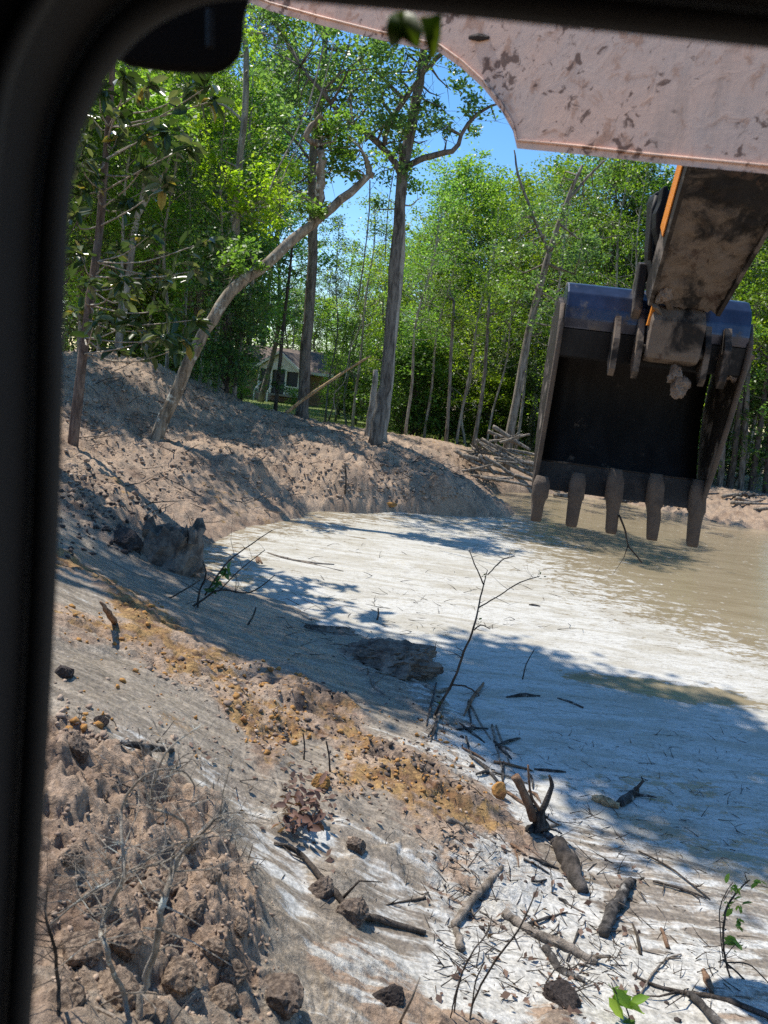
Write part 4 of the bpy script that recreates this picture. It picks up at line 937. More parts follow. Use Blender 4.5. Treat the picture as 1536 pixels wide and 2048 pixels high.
# --- boom: a box section whose left side passes in front of the window
def boom():
    def on(px, py):                            # onto the boom's side plane
        n = np.array((-.61, -.79, 0)); q0 = np.array(P(1536, 345, 2.15)); v = ray(px, py)
        return CAM + v * (np.dot(q0 - CAM, n) / np.dot(v, n))
    low = [(380, -60), (450, -15), (540, 22), (640, 50), (760, 80), (880, 106), (925, 138), (968, 178), (1003, 222), (1026, 262), (1034, 297), (1150, 308), (1300, 325), (1420, 337), (1560, 350), (1800, 376)]
    up = [(1800, -250), (1400, -260), (1000, -260), (600, -220), (420, -140)]
    poly = [on(*q) for q in low + up]
    e = empty('boom'); e.parent = ex
    m = MB(); m.prism(poly, (.025 * .61, .025 * .79, .012)); m.build('side_plate', MT['boom'], e)
    m = MB()
    for i in range(len(low) - 1):
        a, b = on(*low[i]), on(*low[i + 1]); v = np.array((.61, .79, .55))
        a0, b0 = a + v * .027 + np.array((0, 0, .012)), b + v * .027 + np.array((0, 0, .012)); w = v * .33
        m.hexa([a0, b0, b0 + w, a0 + w, a0 + (0, 0, .02), b0 + (0, 0, .02), b0 + w + (0, 0, .02), a0 + w + (0, 0, .02)])
    m.build('bottom_plate', MT['boom'], e)
    m = MB(); m.prism([p + np.array((.61, .79, .56)) * .36 for p in poly], (.025 * .61, .025 * .79, .012)); m.build('side_plate', MT['boom'], e)
    nb_ = np.array((-.61, -.79, 0)) * .004
    m = MB(); m.tube([on(x, y - 16) + nb_ for x, y in low], .004, 6, True, .3); m.build('weld_bead', MT['boom'], e, True)
    rng = np.random.default_rng(3)
    m = MB(); q = on(960, 76) + np.array((-.61, -.79, 0)) * .006
    m.tube([q + np.array((-.03, .02, .004)), q, q + np.array((.03, -.02, -.006))], [.006, .012, .005], 6); m.build('dried_mud_splat', MT['clod_dark'], e)
boom()

# --- stick
def stick():
    e = empty('stick'); e.parent = ex
    bl, br, tl, tr = P(1304, 612, 4.5), P(1432, 632, 4.5), P(1408, 250, 3.85), P(1640, 280, 3.85)
    nn = np.cross(br - bl, tl - bl); nn /= np.linalg.norm(nn)
    if nn[1] < 0: nn = -nn
    a = nn * .17
    def lerp(p, q, t): return p + (q - p) * t
    # underside, a bumpy plate
    V = []; Fs = []; rng = np.random.default_rng(4); NX, NY = 16, 40
    for j in range(NY + 1):
        for i in range(NX + 1):
            p = lerp(lerp(bl, br, i / NX), lerp(tl, tr, i / NX), j / NY); V.append(p + nn * (.03 + .008 * rng.normal()))
    for j in range(NY):
        for i in range(NX):
            q = j * (NX + 1) + i; Fs.append((q, q + 1, q + NX + 2, q + NX + 1))
    m = MB(); m.add(V, Fs); m.build('underside', MT['mudsteel'], e, True)
    w = (br - bl) / np.linalg.norm(br - bl)
    for s, (b0, t0) in ((-1, (bl, tl)), (1, (br, tr))):
        m = MB(); o_ = w * .022 * s
        m.hexa([b0, b0 + o_, b0 + o_ + a, b0 + a, t0, t0 + o_, t0 + o_ + a, t0 + a]); pl = m.build('side_plate', MT['edge_steel'], e)
        m = MB(); o2 = w * .024 * s; f0, f1 = lerp(b0, t0, .38), lerp(b0, t0, 1.0)
        m.hexa([f0 + a * .42 + o2, f0 + a * .42 + o2 * 1.25, f0 + a * .98 + o2 * 1.25, f0 + a * .98 + o2, f1 + a * .42 + o2, f1 + a * .42 + o2 * 1.25, f1 + a * .98 + o2 * 1.25, f1 + a * .98 + o2])
        m.build('orange_paint_panel', MT['orange'], pl)
    m = MB(); m.hexa([bl + a, br + a, br + a * 1.08, bl + a * 1.08, tl + a, tr + a, tr + a * 1.08, tl + a * 1.08]); m.build('top_plate', MT['dark_steel'], e)
    # bar along the side and the curved linkage guard beyond it
    m = MB(); m.hexa([P(1337, 512, 4.40), P(1348, 512, 4.40), P(1348, 512, 4.46), P(1337, 512, 4.46), P(1374, 335, 4.1), P(1390, 335, 4.1), P(1390, 335, 4.16), P(1374, 335, 4.16)]); m.build('orange_bar', MT['orange'], e, False, .004)
    g = [(1332, 506), (1318, 486), (1311, 455), (1312, 425), (1322, 402), (1327, 372), (1337, 370), (1340, 400), (1346, 440), (1345, 480), (1341, 508)]
    m = MB(); m.prism([P(x, y, 4.42) for x, y in g], (.0, .08, .0)); m.build('linkage_arm', MT['dark_steel'], e, False, .012, 2)
    g2 = [(1306, 398), (1311, 384), (1330, 378), (1362, 382), (1366, 410), (1346, 520), (1318, 560), (1304, 560), (1300, 500), (1304, 440)]
    m = MB(); m.prism([P(x, y, 4.56) for x, y in g2], (.0, .12, .0)); m.build('cylinder_guard', MT['black'], e, False, .012, 2)
    m = MB(); m.tube([P(1300, 520, 4.54), P(1302, 470, 4.54), P(1306, 420, 4.54), P(1314, 392, 4.54)], .014, 7); m.build('hose', MT['rubber'], e, True)
    m = MB(); m.tube([P(1356, 470, 4.5), P(1390, 350, 4.2)], .012, 7); m.build('hose', MT['rubber'], e, True)
    # forked end with mud lumps and shims
    for (x0, y0, x1, y1, wd) in ((1330, 590, 1352, 650, 14), (1396, 560, 1372, 655, 16), (1412, 580, 1394, 640, 10), (1310, 615, 1338, 655, 10)):
        A, B = P(x0, y0, 4.46), P(x1, y1, 4.62); h = w * wd * 4.5 / F / 2
        m = MB(); m.hexa([A - h, A + h, A + h + nn * .04, A - h + nn * .04, B - h, B + h, B + h + nn * .04, B - h + nn * .04]); m.build('fork_plate', MT['mudsteel'], e, False, .004)
stick()

def lump(name, c, r, mat, parent=None, seed=0, sq=(1, 1, 1), amp=.35, sub=3):
    rng = np.random.default_rng(seed); bm = bmesh.new(); bmesh.ops.create_icosphere(bm, subdivisions=sub, radius=1)
    P0 = np.array([v.co[:] for v in bm.verts]); of = rng.uniform(0, 50, 3)
    def n3(p, f, sd): return (pn(p[:, 0] * f + of[0], p[:, 1] * f + p[:, 2] * f * .7 + of[1], sd) + pn(p[:, 2] * f + of[2], p[:, 0] * f * .6 - p[:, 1] * f, sd + 1)) * .5
    k = 1 + amp * (.30 * n3(P0, 1.1, 3) + .14 * (.35 - np.abs(n3(P0, 2.3, 5)) * 1.6))
    Pn = P0 * k[:, None]
    for _ in range(11):
        x = rng.normal(size=3); x /= np.linalg.norm(x); lim = rng.uniform(.55, .9); dd = Pn @ x; Pn = Pn - np.where(dd > lim, (dd - lim) * .92, 0)[:, None] * x[None]
    Pn = Pn * (1 + amp * (.13 * (.3 - np.abs(n3(P0, 4.2, 7)) * 1.5) + .09 * n3(P0, 9, 9) + .06 * n3(P0, 19, 11)))[:, None]
    Pn = Pn * np.array(sq)[None] * r
    for v, q in zip(bm.verts, Pn): v.co = q
    me = bpy.data.meshes.new(name); bm.to_mesh(me); bm.free(); me.materials.append(mat)
    o = bpy.data.objects.new(name, me); o.location = tuple(c)
    return link(o, parent)

# --- bucket
def bucket():
    e = empty('bucket'); e.parent = ex
    LL, RR = P(1072, 972, 4.99), P(1396, 1016, 4.89)
    X = (RR - LL); W = np.linalg.norm(X); X /= W
    Y = np.array((.15, 1, 0)); Y -= X * np.dot(X, Y); Y /= np.linalg.norm(Y); Z = np.cross(X, Y)
    O = (LL + RR) / 2; hw = W / 2
    def B(x, y, z): return O + X * x + Y * (y * .88) + Z * z
    prof = [(0, 0), (.10, .12), (.22, .28), (.31, .46), (.35, .64), (.33, .82), (.25, .98), (.12, 1.10), (-.02, 1.15)]
    pr = spline([(a, b, 0) for a, b in prof], 22)[:, :2]
    # shell (with thickness), slightly flared to the top
    fl = lambda z: 1 + .03 * z
    m = MB(); V = []; Fs = []
    for (y, z) in pr:
        for x in np.linspace(-1, 1, 9): V.append(B(x * (hw - .012) * fl(z), y, z))
    for i in range(len(pr) - 1):
        for k in range(8): q = i * 9 + k; Fs.append((q, q + 1, q + 10, q + 9))
    m.add(V, Fs); sh = m.build('shell', MT['dark_steel'], e, True)
    md = sh.modifiers.new('thick', 'SOLIDIFY'); md.thickness = .022; md.offset = 0
    # side plates
    front = [(-.02, 1.17), (-.26, 1.10), (-.34, .98), (-.33, .84), (-.24, .55), (-.12, .25), (-.03, .06), (-.015, -.02)]
    for s in (-1, 1):
        poly = [B(s * hw * fl(z), y + .012, z) for y, z in [tuple(q) for q in pr[::2]]] + [B(s * hw * fl(z), y, z) for y, z in front]
        m = MB(); m.prism(poly, X * .026 * s); sp = m.build('side_plate', MT['edge_steel'], e)
        m = MB(); pts = [B((hw + .012) * s * fl(z), y - .012, z) for y, z in front[1:]]
        m.tube(pts, [.016] * len(pts), 6); m.build('wear_strip', MT['tooth'], sp, True)
    # torque tube along the top of the mouth
    tp = [(-.345, .965), (-.36, 1.02), (-.35, 1.09), (-.31, 1.17), (-.22, 1.23), (-.10, 1.25), (.02, 1.18), (-.08, 1.05), (-.2, .99)]
    m = MB(); m.prism([B(-hw * 1.03, y, z) for y, z in tp], X * (2 * hw * 1.03)); m.build('torque_tube', MT['tube_steel'], e, False, .01, 2)
    m = MB(); m.prism([B(-hw * 1.028, y, z) for y, z in ((-.30, .80), (-.32, .81), (-.342, .962), (-.20, .985), (-.2, .94), (-.30, .90))], X * (2 * hw * 1.028)); m.build('mouth_edge_plate', MT['dark_steel'], e)
    # ears
    for px, wdt in ((-.235, .034), (-.105, .034), (.265, .034), (.37, .04)):
        poly = [B(px, y, z) for y, z in ((-.33, .80), (-.42, .72), (-.46, .76), (-.46, .93), (-.38, 1.06), (-.34, 1.04))]
        m = MB(); m.prism(poly, X * wdt); m.build('ear', MT['mudsteel'], e, False, .004)
    m = MB(); m.tube([B(-.10, -.41, .90), B(.30, -.41, .90)], .034, 14); m.build('hinge_pin', MT['edge_steel'], e, True)
    poly = [B(-.055, y, z) for y, z in ((-.36, .82), (-.48, .84), (-.52, 1.05), (-.40, 1.16), (-.35, 1.0))]
    m = MB(); m.prism(poly, X * .30); m.build('stick_end_boss', MT['mudsteel'], e, False, .03, 2)
    m = MB(); m.hexa([B(-.07, -.46, 1.02), B(-.045, -.46, 1.02), B(-.045, -.42, 1.02), B(-.07, -.42, 1.02), B(-.055, -.46, 1.14), B(-.035, -.46, 1.14), B(-.035, -.42, 1.14), B(-.055, -.42, 1.14)]); m.build('orange_shim', MT['orange'], e)
    for x in (-.15,):
        poly = [B(x, y, z) for y, z in ((-.3, 1.0), (-.4, 1.1), (-.36, 1.36), (-.28, 1.38), (-.2, 1.2))]
        m = MB(); m.prism(poly, X * .05); m.build('link_lug', MT['edge_steel'], e, False, .008)
    # lip plate, weld line, teeth
    m = MB(); m.hexa([B(-hw, -.02, -.01), B(hw, -.02, -.01), B(hw, .012, -.01), B(-hw, .012, -.01), B(-hw, .065, .165), B(hw, .065, .165), B(hw, .10, .165), B(-hw, .10, .165)]); lip = m.build('lip_plate', MT['lip'], e, False, .004)
    m = MB(); m.tube([B(x, .066, .167) for x in np.linspace(-hw, hw, 12)], .007, 6, True, .3); m.build('weld_bead', MT['edge_steel'], lip, True)
    tips = [(1071, 1042), (1142, 1053), (1222, 1067), (1303, 1080), (1384, 1093)]; tops = [(1083, 966), (1156, 962), (1230, 958), (1312, 968), (1396, 980)]
    for k, ((ax, ay), (bx, by)) in enumerate(zip(tips, tops)):
        A = P(ax, ay, 4.90); t_ = P(bx, by, 4.885); wA, wB = .040, .055
        dv = (t_ - A)
        V = []; rings = ((0, wA * .80, .020), (.06, wA * .88, .026), (.40, wA * 1.0, .034), (.58, wA * 1.08, .042), (.64, wA * 1.3, .046), (.95, wA * 1.3, .044), (1.18, wA * .9, .03)); m = MB(); rng = np.random.default_rng(20 + k)
        for f, hwid, dep in rings:
            c = A + dv * f
            for q in range(10):
                an = 2 * math.pi * q / 10; cx_, cy_ = math.cos(an), math.sin(an); sq = lambda u: math.copysign(abs(u) ** .5, u)
                V.append(c + X * sq(cx_) * hwid * (1 + .06 * rng.normal()) + Y * sq(cy_) * dep)
        Fs = [tuple(range(10))[::-1], tuple(range(60, 70))]
        for i in range(len(rings) - 1):
            for q in range(10): Fs.append((i * 10 + q, i * 10 + (q + 1) % 10, i * 10 + 10 + (q + 1) % 10, i * 10 + 10 + q))
        m.add(V, Fs); m.build('tooth', MT['tooth'], e, True)
    for k, (x, y, z, r) in enumerate(((.16, -.45, .70, .05), (.14, -.44, .77, .045), (.20, -.43, .73, .03), (hw + .01, -.2, .93, .07), (hw * .98, -.26, .84, .05), (-.03, -.50, 1.20, .06), (.0, -.5, 1.27, .05))):
        lump('mud_lump', B(x, y, z), r, MT['clod'], e, 200 + k, (1, 1, 1.2), 2.2, 4)
    return B
BK = bucket()
def leaf_on_cab():
    a = np.array((0, 0, 0.0)); m = MB()
    pts = [(776, 32), (790, 26), (812, 24), (832, 30), (846, 62), (838, 98), (824, 92), (806, 78), (792, 92), (780, 96), (770, 60)]
    V = [P(x, y, .70 + .012 * math.sin(i)) for i, (x, y) in enumerate(pts)]; c = P(806, 55, .715); V.append(c); n = len(pts)
    m.add(V, [(i, (i + 1) % n, n) for i in range(n)])
    pts = [(838, 34), (884, 30), (882, 70), (874, 110), (864, 124), (852, 90)]
    V2 = [P(x, y, .705) for x, y in pts]; V2.append(P(864, 70, .712)); m.add(V2, [(i, (i + 1) % 6, 6) for i in range(6)])
    o = m.build('leaf_sprig', MT['leaf_dark'], None, True); md = o.modifiers.new('thick', 'SOLIDIFY'); md.thickness = .0015
    tag(o, 'blurred dark green leaf pair hanging below the cab window header', 'leaf')
leaf_on_cab()

# ------------------------------------------------------------------ logs, sticks and stumps
def log(name, label, pts, widths, mat, cat='log', seed=0, group=None, lift=None, sides=9, jit=.17, n=14, bury=.5, forks=(), matf=None):
    """pts: pixels on the ground (or (px,py,depth) in the air)"""
    rng = np.random.default_rng(seed); W3 = []
    for i, p in enumerate(pts):
        q = hit(*p) if len(p) == 2 else P(*p)
        W3.append(q)
    wd = np.interp(np.linspace(0, 1, n), np.linspace(0, 1, len(widths)), widths); L = spline(W3, n)
    dist = (L - CAM) @ _f; rad = wd * .33 * dist / F
    on = np.array([1.0 if len(p) == 2 else 0.0 for p in pts]); on = np.interp(np.linspace(0, 1, n), np.linspace(0, 1, len(on)), on)
    L[:, 2] += rad * (1 - bury) * on; L += rng.normal(size=L.shape) * rad[:, None] * .12
    c = L[n // 2].copy(); m = MB(); m.tube([p - c for p in L], rad, sides, True, jit, rng)
    o = m.build(name, mat, None, True); o.location = tuple(c); tag(o, label, cat, group)
    if forks:
        f = MB()
        for t, dx, dy, dz, w in forks:
            i = int(t * (n - 1)); s = L[i] - c; e = s + np.array((dx, dy, dz)); f.tube([s, (s + e) / 2 + rng.normal(size=3) * .03, e], [w * dist[i] / F / 2, w * .6 * dist[i] / F / 2, w * .25 * dist[i] / F / 2], 6, True, .08, rng)
        f.build('side_branch', matf or mat, o, True)
    return o
WC, WD, WR, WRD, TW, TP = (MT[k] for k in ('wood_char', 'wood_dead', 'wood_raw', 'wood_red', 'twig', 'twig_pale'))
log('log', 'charred curved log with cut end lying in the white silt', [(1206, 1876), (1222, 1835), (1246, 1790), (1262, 1768)], [34, 37, 32, 22], WC, seed=1, bury=.15, sides=14, n=22, forks=((.97, .10, .03, .02, 14),))
log('log', 'pale grey forked log crossing the white silt, bent at its knot', [(908, 1858), (935, 1815), (975, 1770), (1005, 1738)], [24, 24, 22, 12], WD, seed=2, sides=12, n=18, forks=((.55, -.10, .02, .08, 9), (.4, .08, -.03, .02, 8)))
log('log', 'short blunt log end pointing down in the white silt', [(920, 1902), (916, 1880), (910, 1862)], [26, 24, 18], WD, seed=3, n=8)
log('log', 'rotten brown log with shredded end lying at the silt edge', [(1008, 1832), (1060, 1868), (1120, 1895), (1192, 1930)], [30, 28, 32, 22], WD, seed=4, sides=12, n=18, jit=.2, bury=.5, forks=((.9, .1, -.05, .02, 10), (.8, .12, -.1, .0, 9), (.7, -.03, -.1, .06, 8)))
log('log', 'dark broken branch below the rotten brown log', [(1090, 1900), (1120, 1945), (1170, 1965)], [26, 24, 20], WC, seed=5, n=12)
log('bark_slab', 'thick dark bark slab with ridged face at the silt edge', [(1112, 1690), (1140, 1740), (1166, 1790)], [40, 60, 34], MT['bark_dark'], 'bark', 6, n=12, sides=9, bury=.7)
log('log', 'grey stick lying left of the root snag', [(893, 1643), (940, 1662), (992, 1690)], [20, 16, 8], WD, seed=7, n=12, forks=((.4, .06, .0, .03, 6),))
log('branch', 'long dark bent branch lying across the near mud', [(548, 1690), (598, 1712), (650, 1772), (700, 1822), (760, 1848), (850, 1871)], [9, 14, 20, 22, 20, 14], TW, 'branch', 8, n=24, bury=0, forks=((.55, .22, .06, .10, 7), (.7, -.45, .03, .05, 6), (.3, -.16, .06, .04, 6)))
log('wood_chunk', 'split yellow wood chunk on the tan mud right of the root snag', [(1184, 1600), (1205, 1608), (1236, 1618)], [16, 30, 20], WR, 'wood', 9, n=10, jit=.3, bury=.4)
log('log', 'dark stub of log with upright twigs beside the yellow wood chunk', [(1238, 1612), (1258, 1598), (1272, 1584)], [26, 30, 20], WC, seed=10, n=10, forks=((.8, .04, .0, .16, 8), (.7, .22, .0, .0, 8)))
log('stick', 'flat dark stick on white silt above the root snag', [(1068, 1540), (1100, 1544), (1132, 1546)], [6, 12, 5], WC, 'stick', 11, n=8)
log('stick', 'long thin twig slanting down across the tan wet mud', [(1276, 1706), (1340, 1742), (1420, 1802)], [5, 6, 4], TW, 'stick', 12, n=10, bury=-1, forks=((.3, -.10, -.12, .06, 4), (.8, .05, -.03, .06, 4)))
log('stick', 'second thin twig just below the long slanting twig', [(1304, 1768), (1360, 1784), (1412, 1802)], [7, 8, 5], TW, 'stick', 13, n=10, bury=-1, forks=((.3, -.05, -.12, .0, 4), (.7, .02, -.12, .0, 4)))
log('stick', 'short knotted dark stick standing up from the silt below the charred log', [(1280, 1912), (1276, 1880), (1264, 1850)], [11, 10, 5], TW, 'stick', 14, n=8)
log('stick', 'short brown stick end poking from the silt', [(1336, 1898), (1328, 1878), (1322, 1860)], [15, 11, 7], WRD, 'stick', 15, n=8)
log('bark_chip', 'reddish brown bark chip lying on the white silt', [(1406, 1945), (1416, 1968), (1424, 1990)], [12, 24, 10], WRD, 'bark', 16, n=8, jit=.25)
log('branch', 'long dark branch along the bottom edge of the silt', [(1264, 1954), (1320, 1980), (1400, 1993), (1470, 2012), (1540, 2044)], [7, 10, 13, 16, 18], TW, 'branch', 17, n=20, bury=0, forks=((.4, -.3, -.1, .02, 6), (.5, -.24, -.16, .02, 5), (.2, .0, -.1, .04, 4)))
log('log', 'dark smooth log slanting into the bottom corner of the picture', [(1376, 1998), (1410, 2030), (1450, 2075)], [22, 26, 30], WC, seed=18, n=12, bury=0)
log('branch', 'double-stemmed pale twig arching on the white silt', [(1278, 1998), (1300, 1960), (1330, 1925), (1362, 1912)], [5, 7, 6, 4], WD, 'branch', 19, n=12, bury=-1, forks=((.5, .08, .03, .0, 4), (.8, .07, .0, .0, 4), (.7, .02, -.06, 0, 3)))
log('log', 'dark half-buried log in the grey mud left of the ochre clay', [(240, 1487), (290, 1497), (345, 1502)], [16, 22, 14], WC, seed=20, n=10, bury=.8)
log('stick', 'tan splintered stick standing out of the ochre clay', [(228, 1246), (214, 1222, 6.2), (200, 1203, 6.1)], [20, 17, 6], WRD, 'stick', 21, n=8)
log('branch', 'thin branch lying on the far white silt', [(535, 1108), (570, 1120), (620, 1128), (668, 1130)], [4, 8, 7, 4], WD, 'branch', 22, n=12, forks=((.6, .8, -.35, .0, 4),))
log('stick', 'small root tip poking from the silt near the stump', [(516, 1128), (514, 1118), (524, 1128)], [8, 10, 6], WRD, 'stick', 23, n=6)
log('stick', 'dark driftwood sliver floating in the shaded silt', [(1012, 1396), (1045, 1393), (1080, 1393)], [5, 14, 5], WC, 'stick', 24, n=8, bury=.6)
log('stick', 'curved dark twig floating right of the driftwood sliver', [(1114, 1398), (1140, 1406), (1166, 1418)], [3, 7, 6], WC, 'stick', 25, n=8, bury=.2)
log('stick', 'small dark chip at the edge of the sunlit silt', [(1058, 1212), (1066, 1214), (1080, 1215)], [4, 8, 4], WC, 'stick', 26, n=6)
log('branch', 'root-like branch at the foot of the dark mud lump', [(738, 1345), (748, 1372), (768, 1392)], [14, 12, 8], WD, 'branch', 27, n=10, forks=((.5, .12, .1, .08, 7), (.2, -.1, .05, .0, 5)))
log('branch', 'crooked branch lying between the mud lump and the sapling', [(750, 1345), (820, 1360), (870, 1385), (900, 1378)], [6, 9, 14, 10], WD, 'branch', 28, n=12)
log('stick', 'thin dark stick in the grey runoff right of the bent branch tip', [(772, 1812), (810, 1806), (850, 1800)], [4, 7, 8], TW, 'stick', 29, n=8, forks=((.2, .05, .04, .02, 3),))
log('stick', 'pale straight stick leaning at the bottom edge', [(800, 2046), (822, 2000, 2.95), (840, 1955, 3.0)], [9, 7, 4], WD, 'stick', 30, n=8)
for k, (x, y, x2, y2, lb) in enumerate(((608, 1520, 606, 1466, 'thin upright twig stub in the ochre and grey mud'), (660, 1545, 652, 1482, 'taller upright twig stub right of the first stub'), (496, 1250, 512, 1215, 'short leaning stub in the shaded grey runoff'), (838, 1600, 840, 1590, 'tiny stub on the grey mud'),
                                        (754, 1240, 756, 1216, 'small twig stub on the white silt behind the mud lump'), (690, 990, 690, 930, 'thin bare stem standing on the hill left of the oak'))):
    b = hit(x, y); log('twig_stub', lb, [(x, y), ((x + x2) / 2 + 2, (y + y2) / 2, b[1] + .02), (x2, y2, b[1] + .02)], [6, 5, 4], TW, 'stick', 60 + k, n=6, bury=.9)
log('fallen_pole', 'long pale fallen pole leaning against trees in front of the house', [(556, 838, 27.5), (620, 790, 27.6), (690, 742, 27.8), (742, 712, 28)], [11, 10, 8, 5], MT['wood_raw'], 'pole', 31, n=14)
_sr = np.random.default_rng(404)
for k in range(34):
    f_ = _sr.uniform(0, 1); ax_ = np.interp(f_, [0, .35, .6, 1], [880, 960, 1050, 1130]) + _sr.uniform(-55, 55); ay_ = np.interp(f_, [0, .35, .6, 1], [1400, 1490, 1600, 1900]) + _sr.uniform(-25, 25)
    l_ = _sr.uniform(12, 48); a_ = _sr.uniform(-.4, 2.2)
    log('stick', 'thin dark stick in the debris line along the silt edge', [(ax_ - l_ * math.cos(a_), ay_ - l_ * math.sin(a_)), (ax_ + _sr.uniform(-4, 4), ay_), (ax_ + l_ * math.cos(a_), ay_ + l_ * math.sin(a_))], [_sr.uniform(4, 9), _sr.uniform(5, 13), 4], (WC, WC, WRD, WD)[k % 4], 'stick', 500 + k, 'sticks of the debris line', sides=6, n=7, bury=-.3)
# root snag
def snag():
    b = hit(1078, 1665); e = empty('root_snag', tuple(b)); tag(e, 'dark upturned root snag with splayed arms at the silt edge', 'root')
    d = b[1]
    arms = [('root_arm', [(1078, 1690), (1080, 1650), (1076, 1620)], [54, 46, 30], WC), ('root_arm', [(1074, 1640), (1094, 1600), (1104, 1570), (1098, 1550)], [20, 16, 12, 6], WC),
            ('root_arm', [(1068, 1640), (1050, 1590), (1030, 1552)], [24, 24, 22], WRD), ('root_arm', [(1060, 1680), (1050, 1710), (1044, 1738)], [26, 22, 14], WC),
            ('root_arm', [(1085, 1680), (1092, 1720), (1090, 1775)], [22, 24, 10], WC), ('root_arm', [(1080, 1620), (1062, 1590), (1056, 1530)], [10, 7, 5], WRD), ('root_arm', [(1085, 1655), (1110, 1660), (1124, 1668)], [9, 7, 4], WC), ('root_arm', [(1066, 1612), (1100, 1640), (1120, 1650)], [8, 6, 4], WC)]
    for k, (nm, pts, w, mt) in enumerate(arms):
        rng = np.random.default_rng(300 + k); L = spline([P(x, y, d - .04 * i * (1 if y > 1680 else -.4)) for i, (x, y) in enumerate(pts)], 9); rad = np.interp(np.linspace(0, 1, 9), np.linspace(0, 1, len(w)), w) * .36 * d * 1.1 / F
        L[:, 2] = np.maximum(L[:, 2], [H1(p[0], p[1]) + r * .3 for p, r in zip(L, rad)])
        m = MB(); m.tube([p - b for p in L], rad, 9, True, .16, rng); m.build(nm, mt, e, True)
snag()
# log pile on the far bank
PL = 'logs in the pile on the far bank'
pile = [((985, 853, 28.4), (1060, 900, 28.2), 13), ((962, 878, 28.6), (1070, 935, 28.3), 13), ((985, 905, 28.2), (1080, 945, 28.0), 12), ((1000, 885, 27.8), (1060, 868, 27.6), 8), ((920, 910, 28.6), (1010, 930, 28.2), 12), ((940, 935, 28), (1060, 960, 27.8), 11),
        ((1010, 925, 28), (1090, 965, 27.8), 12), ((990, 870, 28.8), (995, 925, 28.6), 10), ((1020, 900, 28.6), (1090, 915, 28.4), 10), ((960, 955, 27.5), (1070, 975, 27.2), 10), ((1040, 940, 28.1), (1110, 940, 28), 11), ((975, 862, 28.9), (1040, 890, 28.8), 11), ((1030, 950, 27.6), (1120, 985, 27.4), 10), ((900, 925, 28.8), (960, 955, 28.4), 9)]
PLB = ['topmost log slanting down from the peak of the log pile', 'long log across the middle of the log pile', 'log under the middle log of the pile', 'forked stick jutting up right from the log pile', 'log at the left foot of the log pile', 'long low log at the front foot of the log pile', 'log running behind the bucket edge in the log pile', 'upright root end on top of the log pile',
       'log at the back right of the log pile', 'lowest front log of the pile near the water', 'short log in the pile touching the bucket edge', 'second log from the peak of the log pile', 'log sliding toward the water from the pile', 'small log left of the log pile']
_pr = np.random.default_rng(17)
for k in range(16):
    cx_ = _pr.uniform(940, 1075); cy_ = 875 + abs(cx_ - 1000) * .35 + _pr.uniform(0, 75); l_ = _pr.uniform(22, 55); a_ = _pr.uniform(-.2, .9); d_ = 28.6 - (cy_ - 880) * .012
    pile.append(((cx_ - l_ * math.cos(a_), cy_ - l_ * math.sin(a_), d_), (cx_ + l_ * math.cos(a_), cy_ + l_ * math.sin(a_), d_ - .2), _pr.uniform(6, 13))); PLB.append('small weathered pole jumbled among the bigger logs of the log pile')
for k, (a, b_, w) in enumerate(pile):
    mid = tuple((np.array(a) + np.array(b_)) / 2 + np.array((0, 3 * math.sin(k * 2), 0)))
    log('log', PLB[k], [a, mid, b_], [w, w * .95, w * .7], MT['wood_dead'], seed=80 + k, group=PL, n=10, forks=((.5, .3, 0, .2, 4),) if k % 3 == 0 else ())
def rootball():
    c = P(958, 905, 28.5); rng = np.random.default_rng(8); m = MB()
    for k in range(46):
        a = rng.normal(size=3); a /= np.linalg.norm(a); r = rng.uniform(.4, .95); e = a * r * np.array((1, .6, .8)); mid = e * .5 + rng.normal(size=3) * .12
        m.tube([(0, 0, 0), mid, e], [.05, .03, .01], 5, False)
    o = m.build('root_ball', MT['wood_dead'], None, True); o.location = tuple(c); tag(o, 'tangled root ball at the left end of the log pile', 'roots')
rootball()
rngD = np.random.default_rng(31)
FB = 'driftwood along the far shore'
for k in range(22):
    px = rngD.uniform(1120, 1540); py = 978 + max(0, px - 1060) * .13 + rngD.uniform(-14, 22); d = 29.5 - (py - 985 - max(0, px - 1060) * .13) * .06
    x = P(px, py, d)[0]; z = max(H1(x, d), 0) + .08; an = rngD.uniform(-.5, .5); ln = rngD.uniform(.5, 1.7)
    m = MB(); v = np.array((math.cos(an), math.sin(an), rngD.uniform(-.1, .25))) * ln / 2; m.tube([-v, rngD.normal(size=3) * .08, v], [.07, .06, .03], 6, True, .15, rngD)
    o = m.build('driftwood', MT['wood_dead'] if k % 3 else MT['wood_char'], None, True); o.location = (x, d, z)
    tag(o, 'weathered driftwood stick on the far shore behind the bucket teeth', 'driftwood', FB)

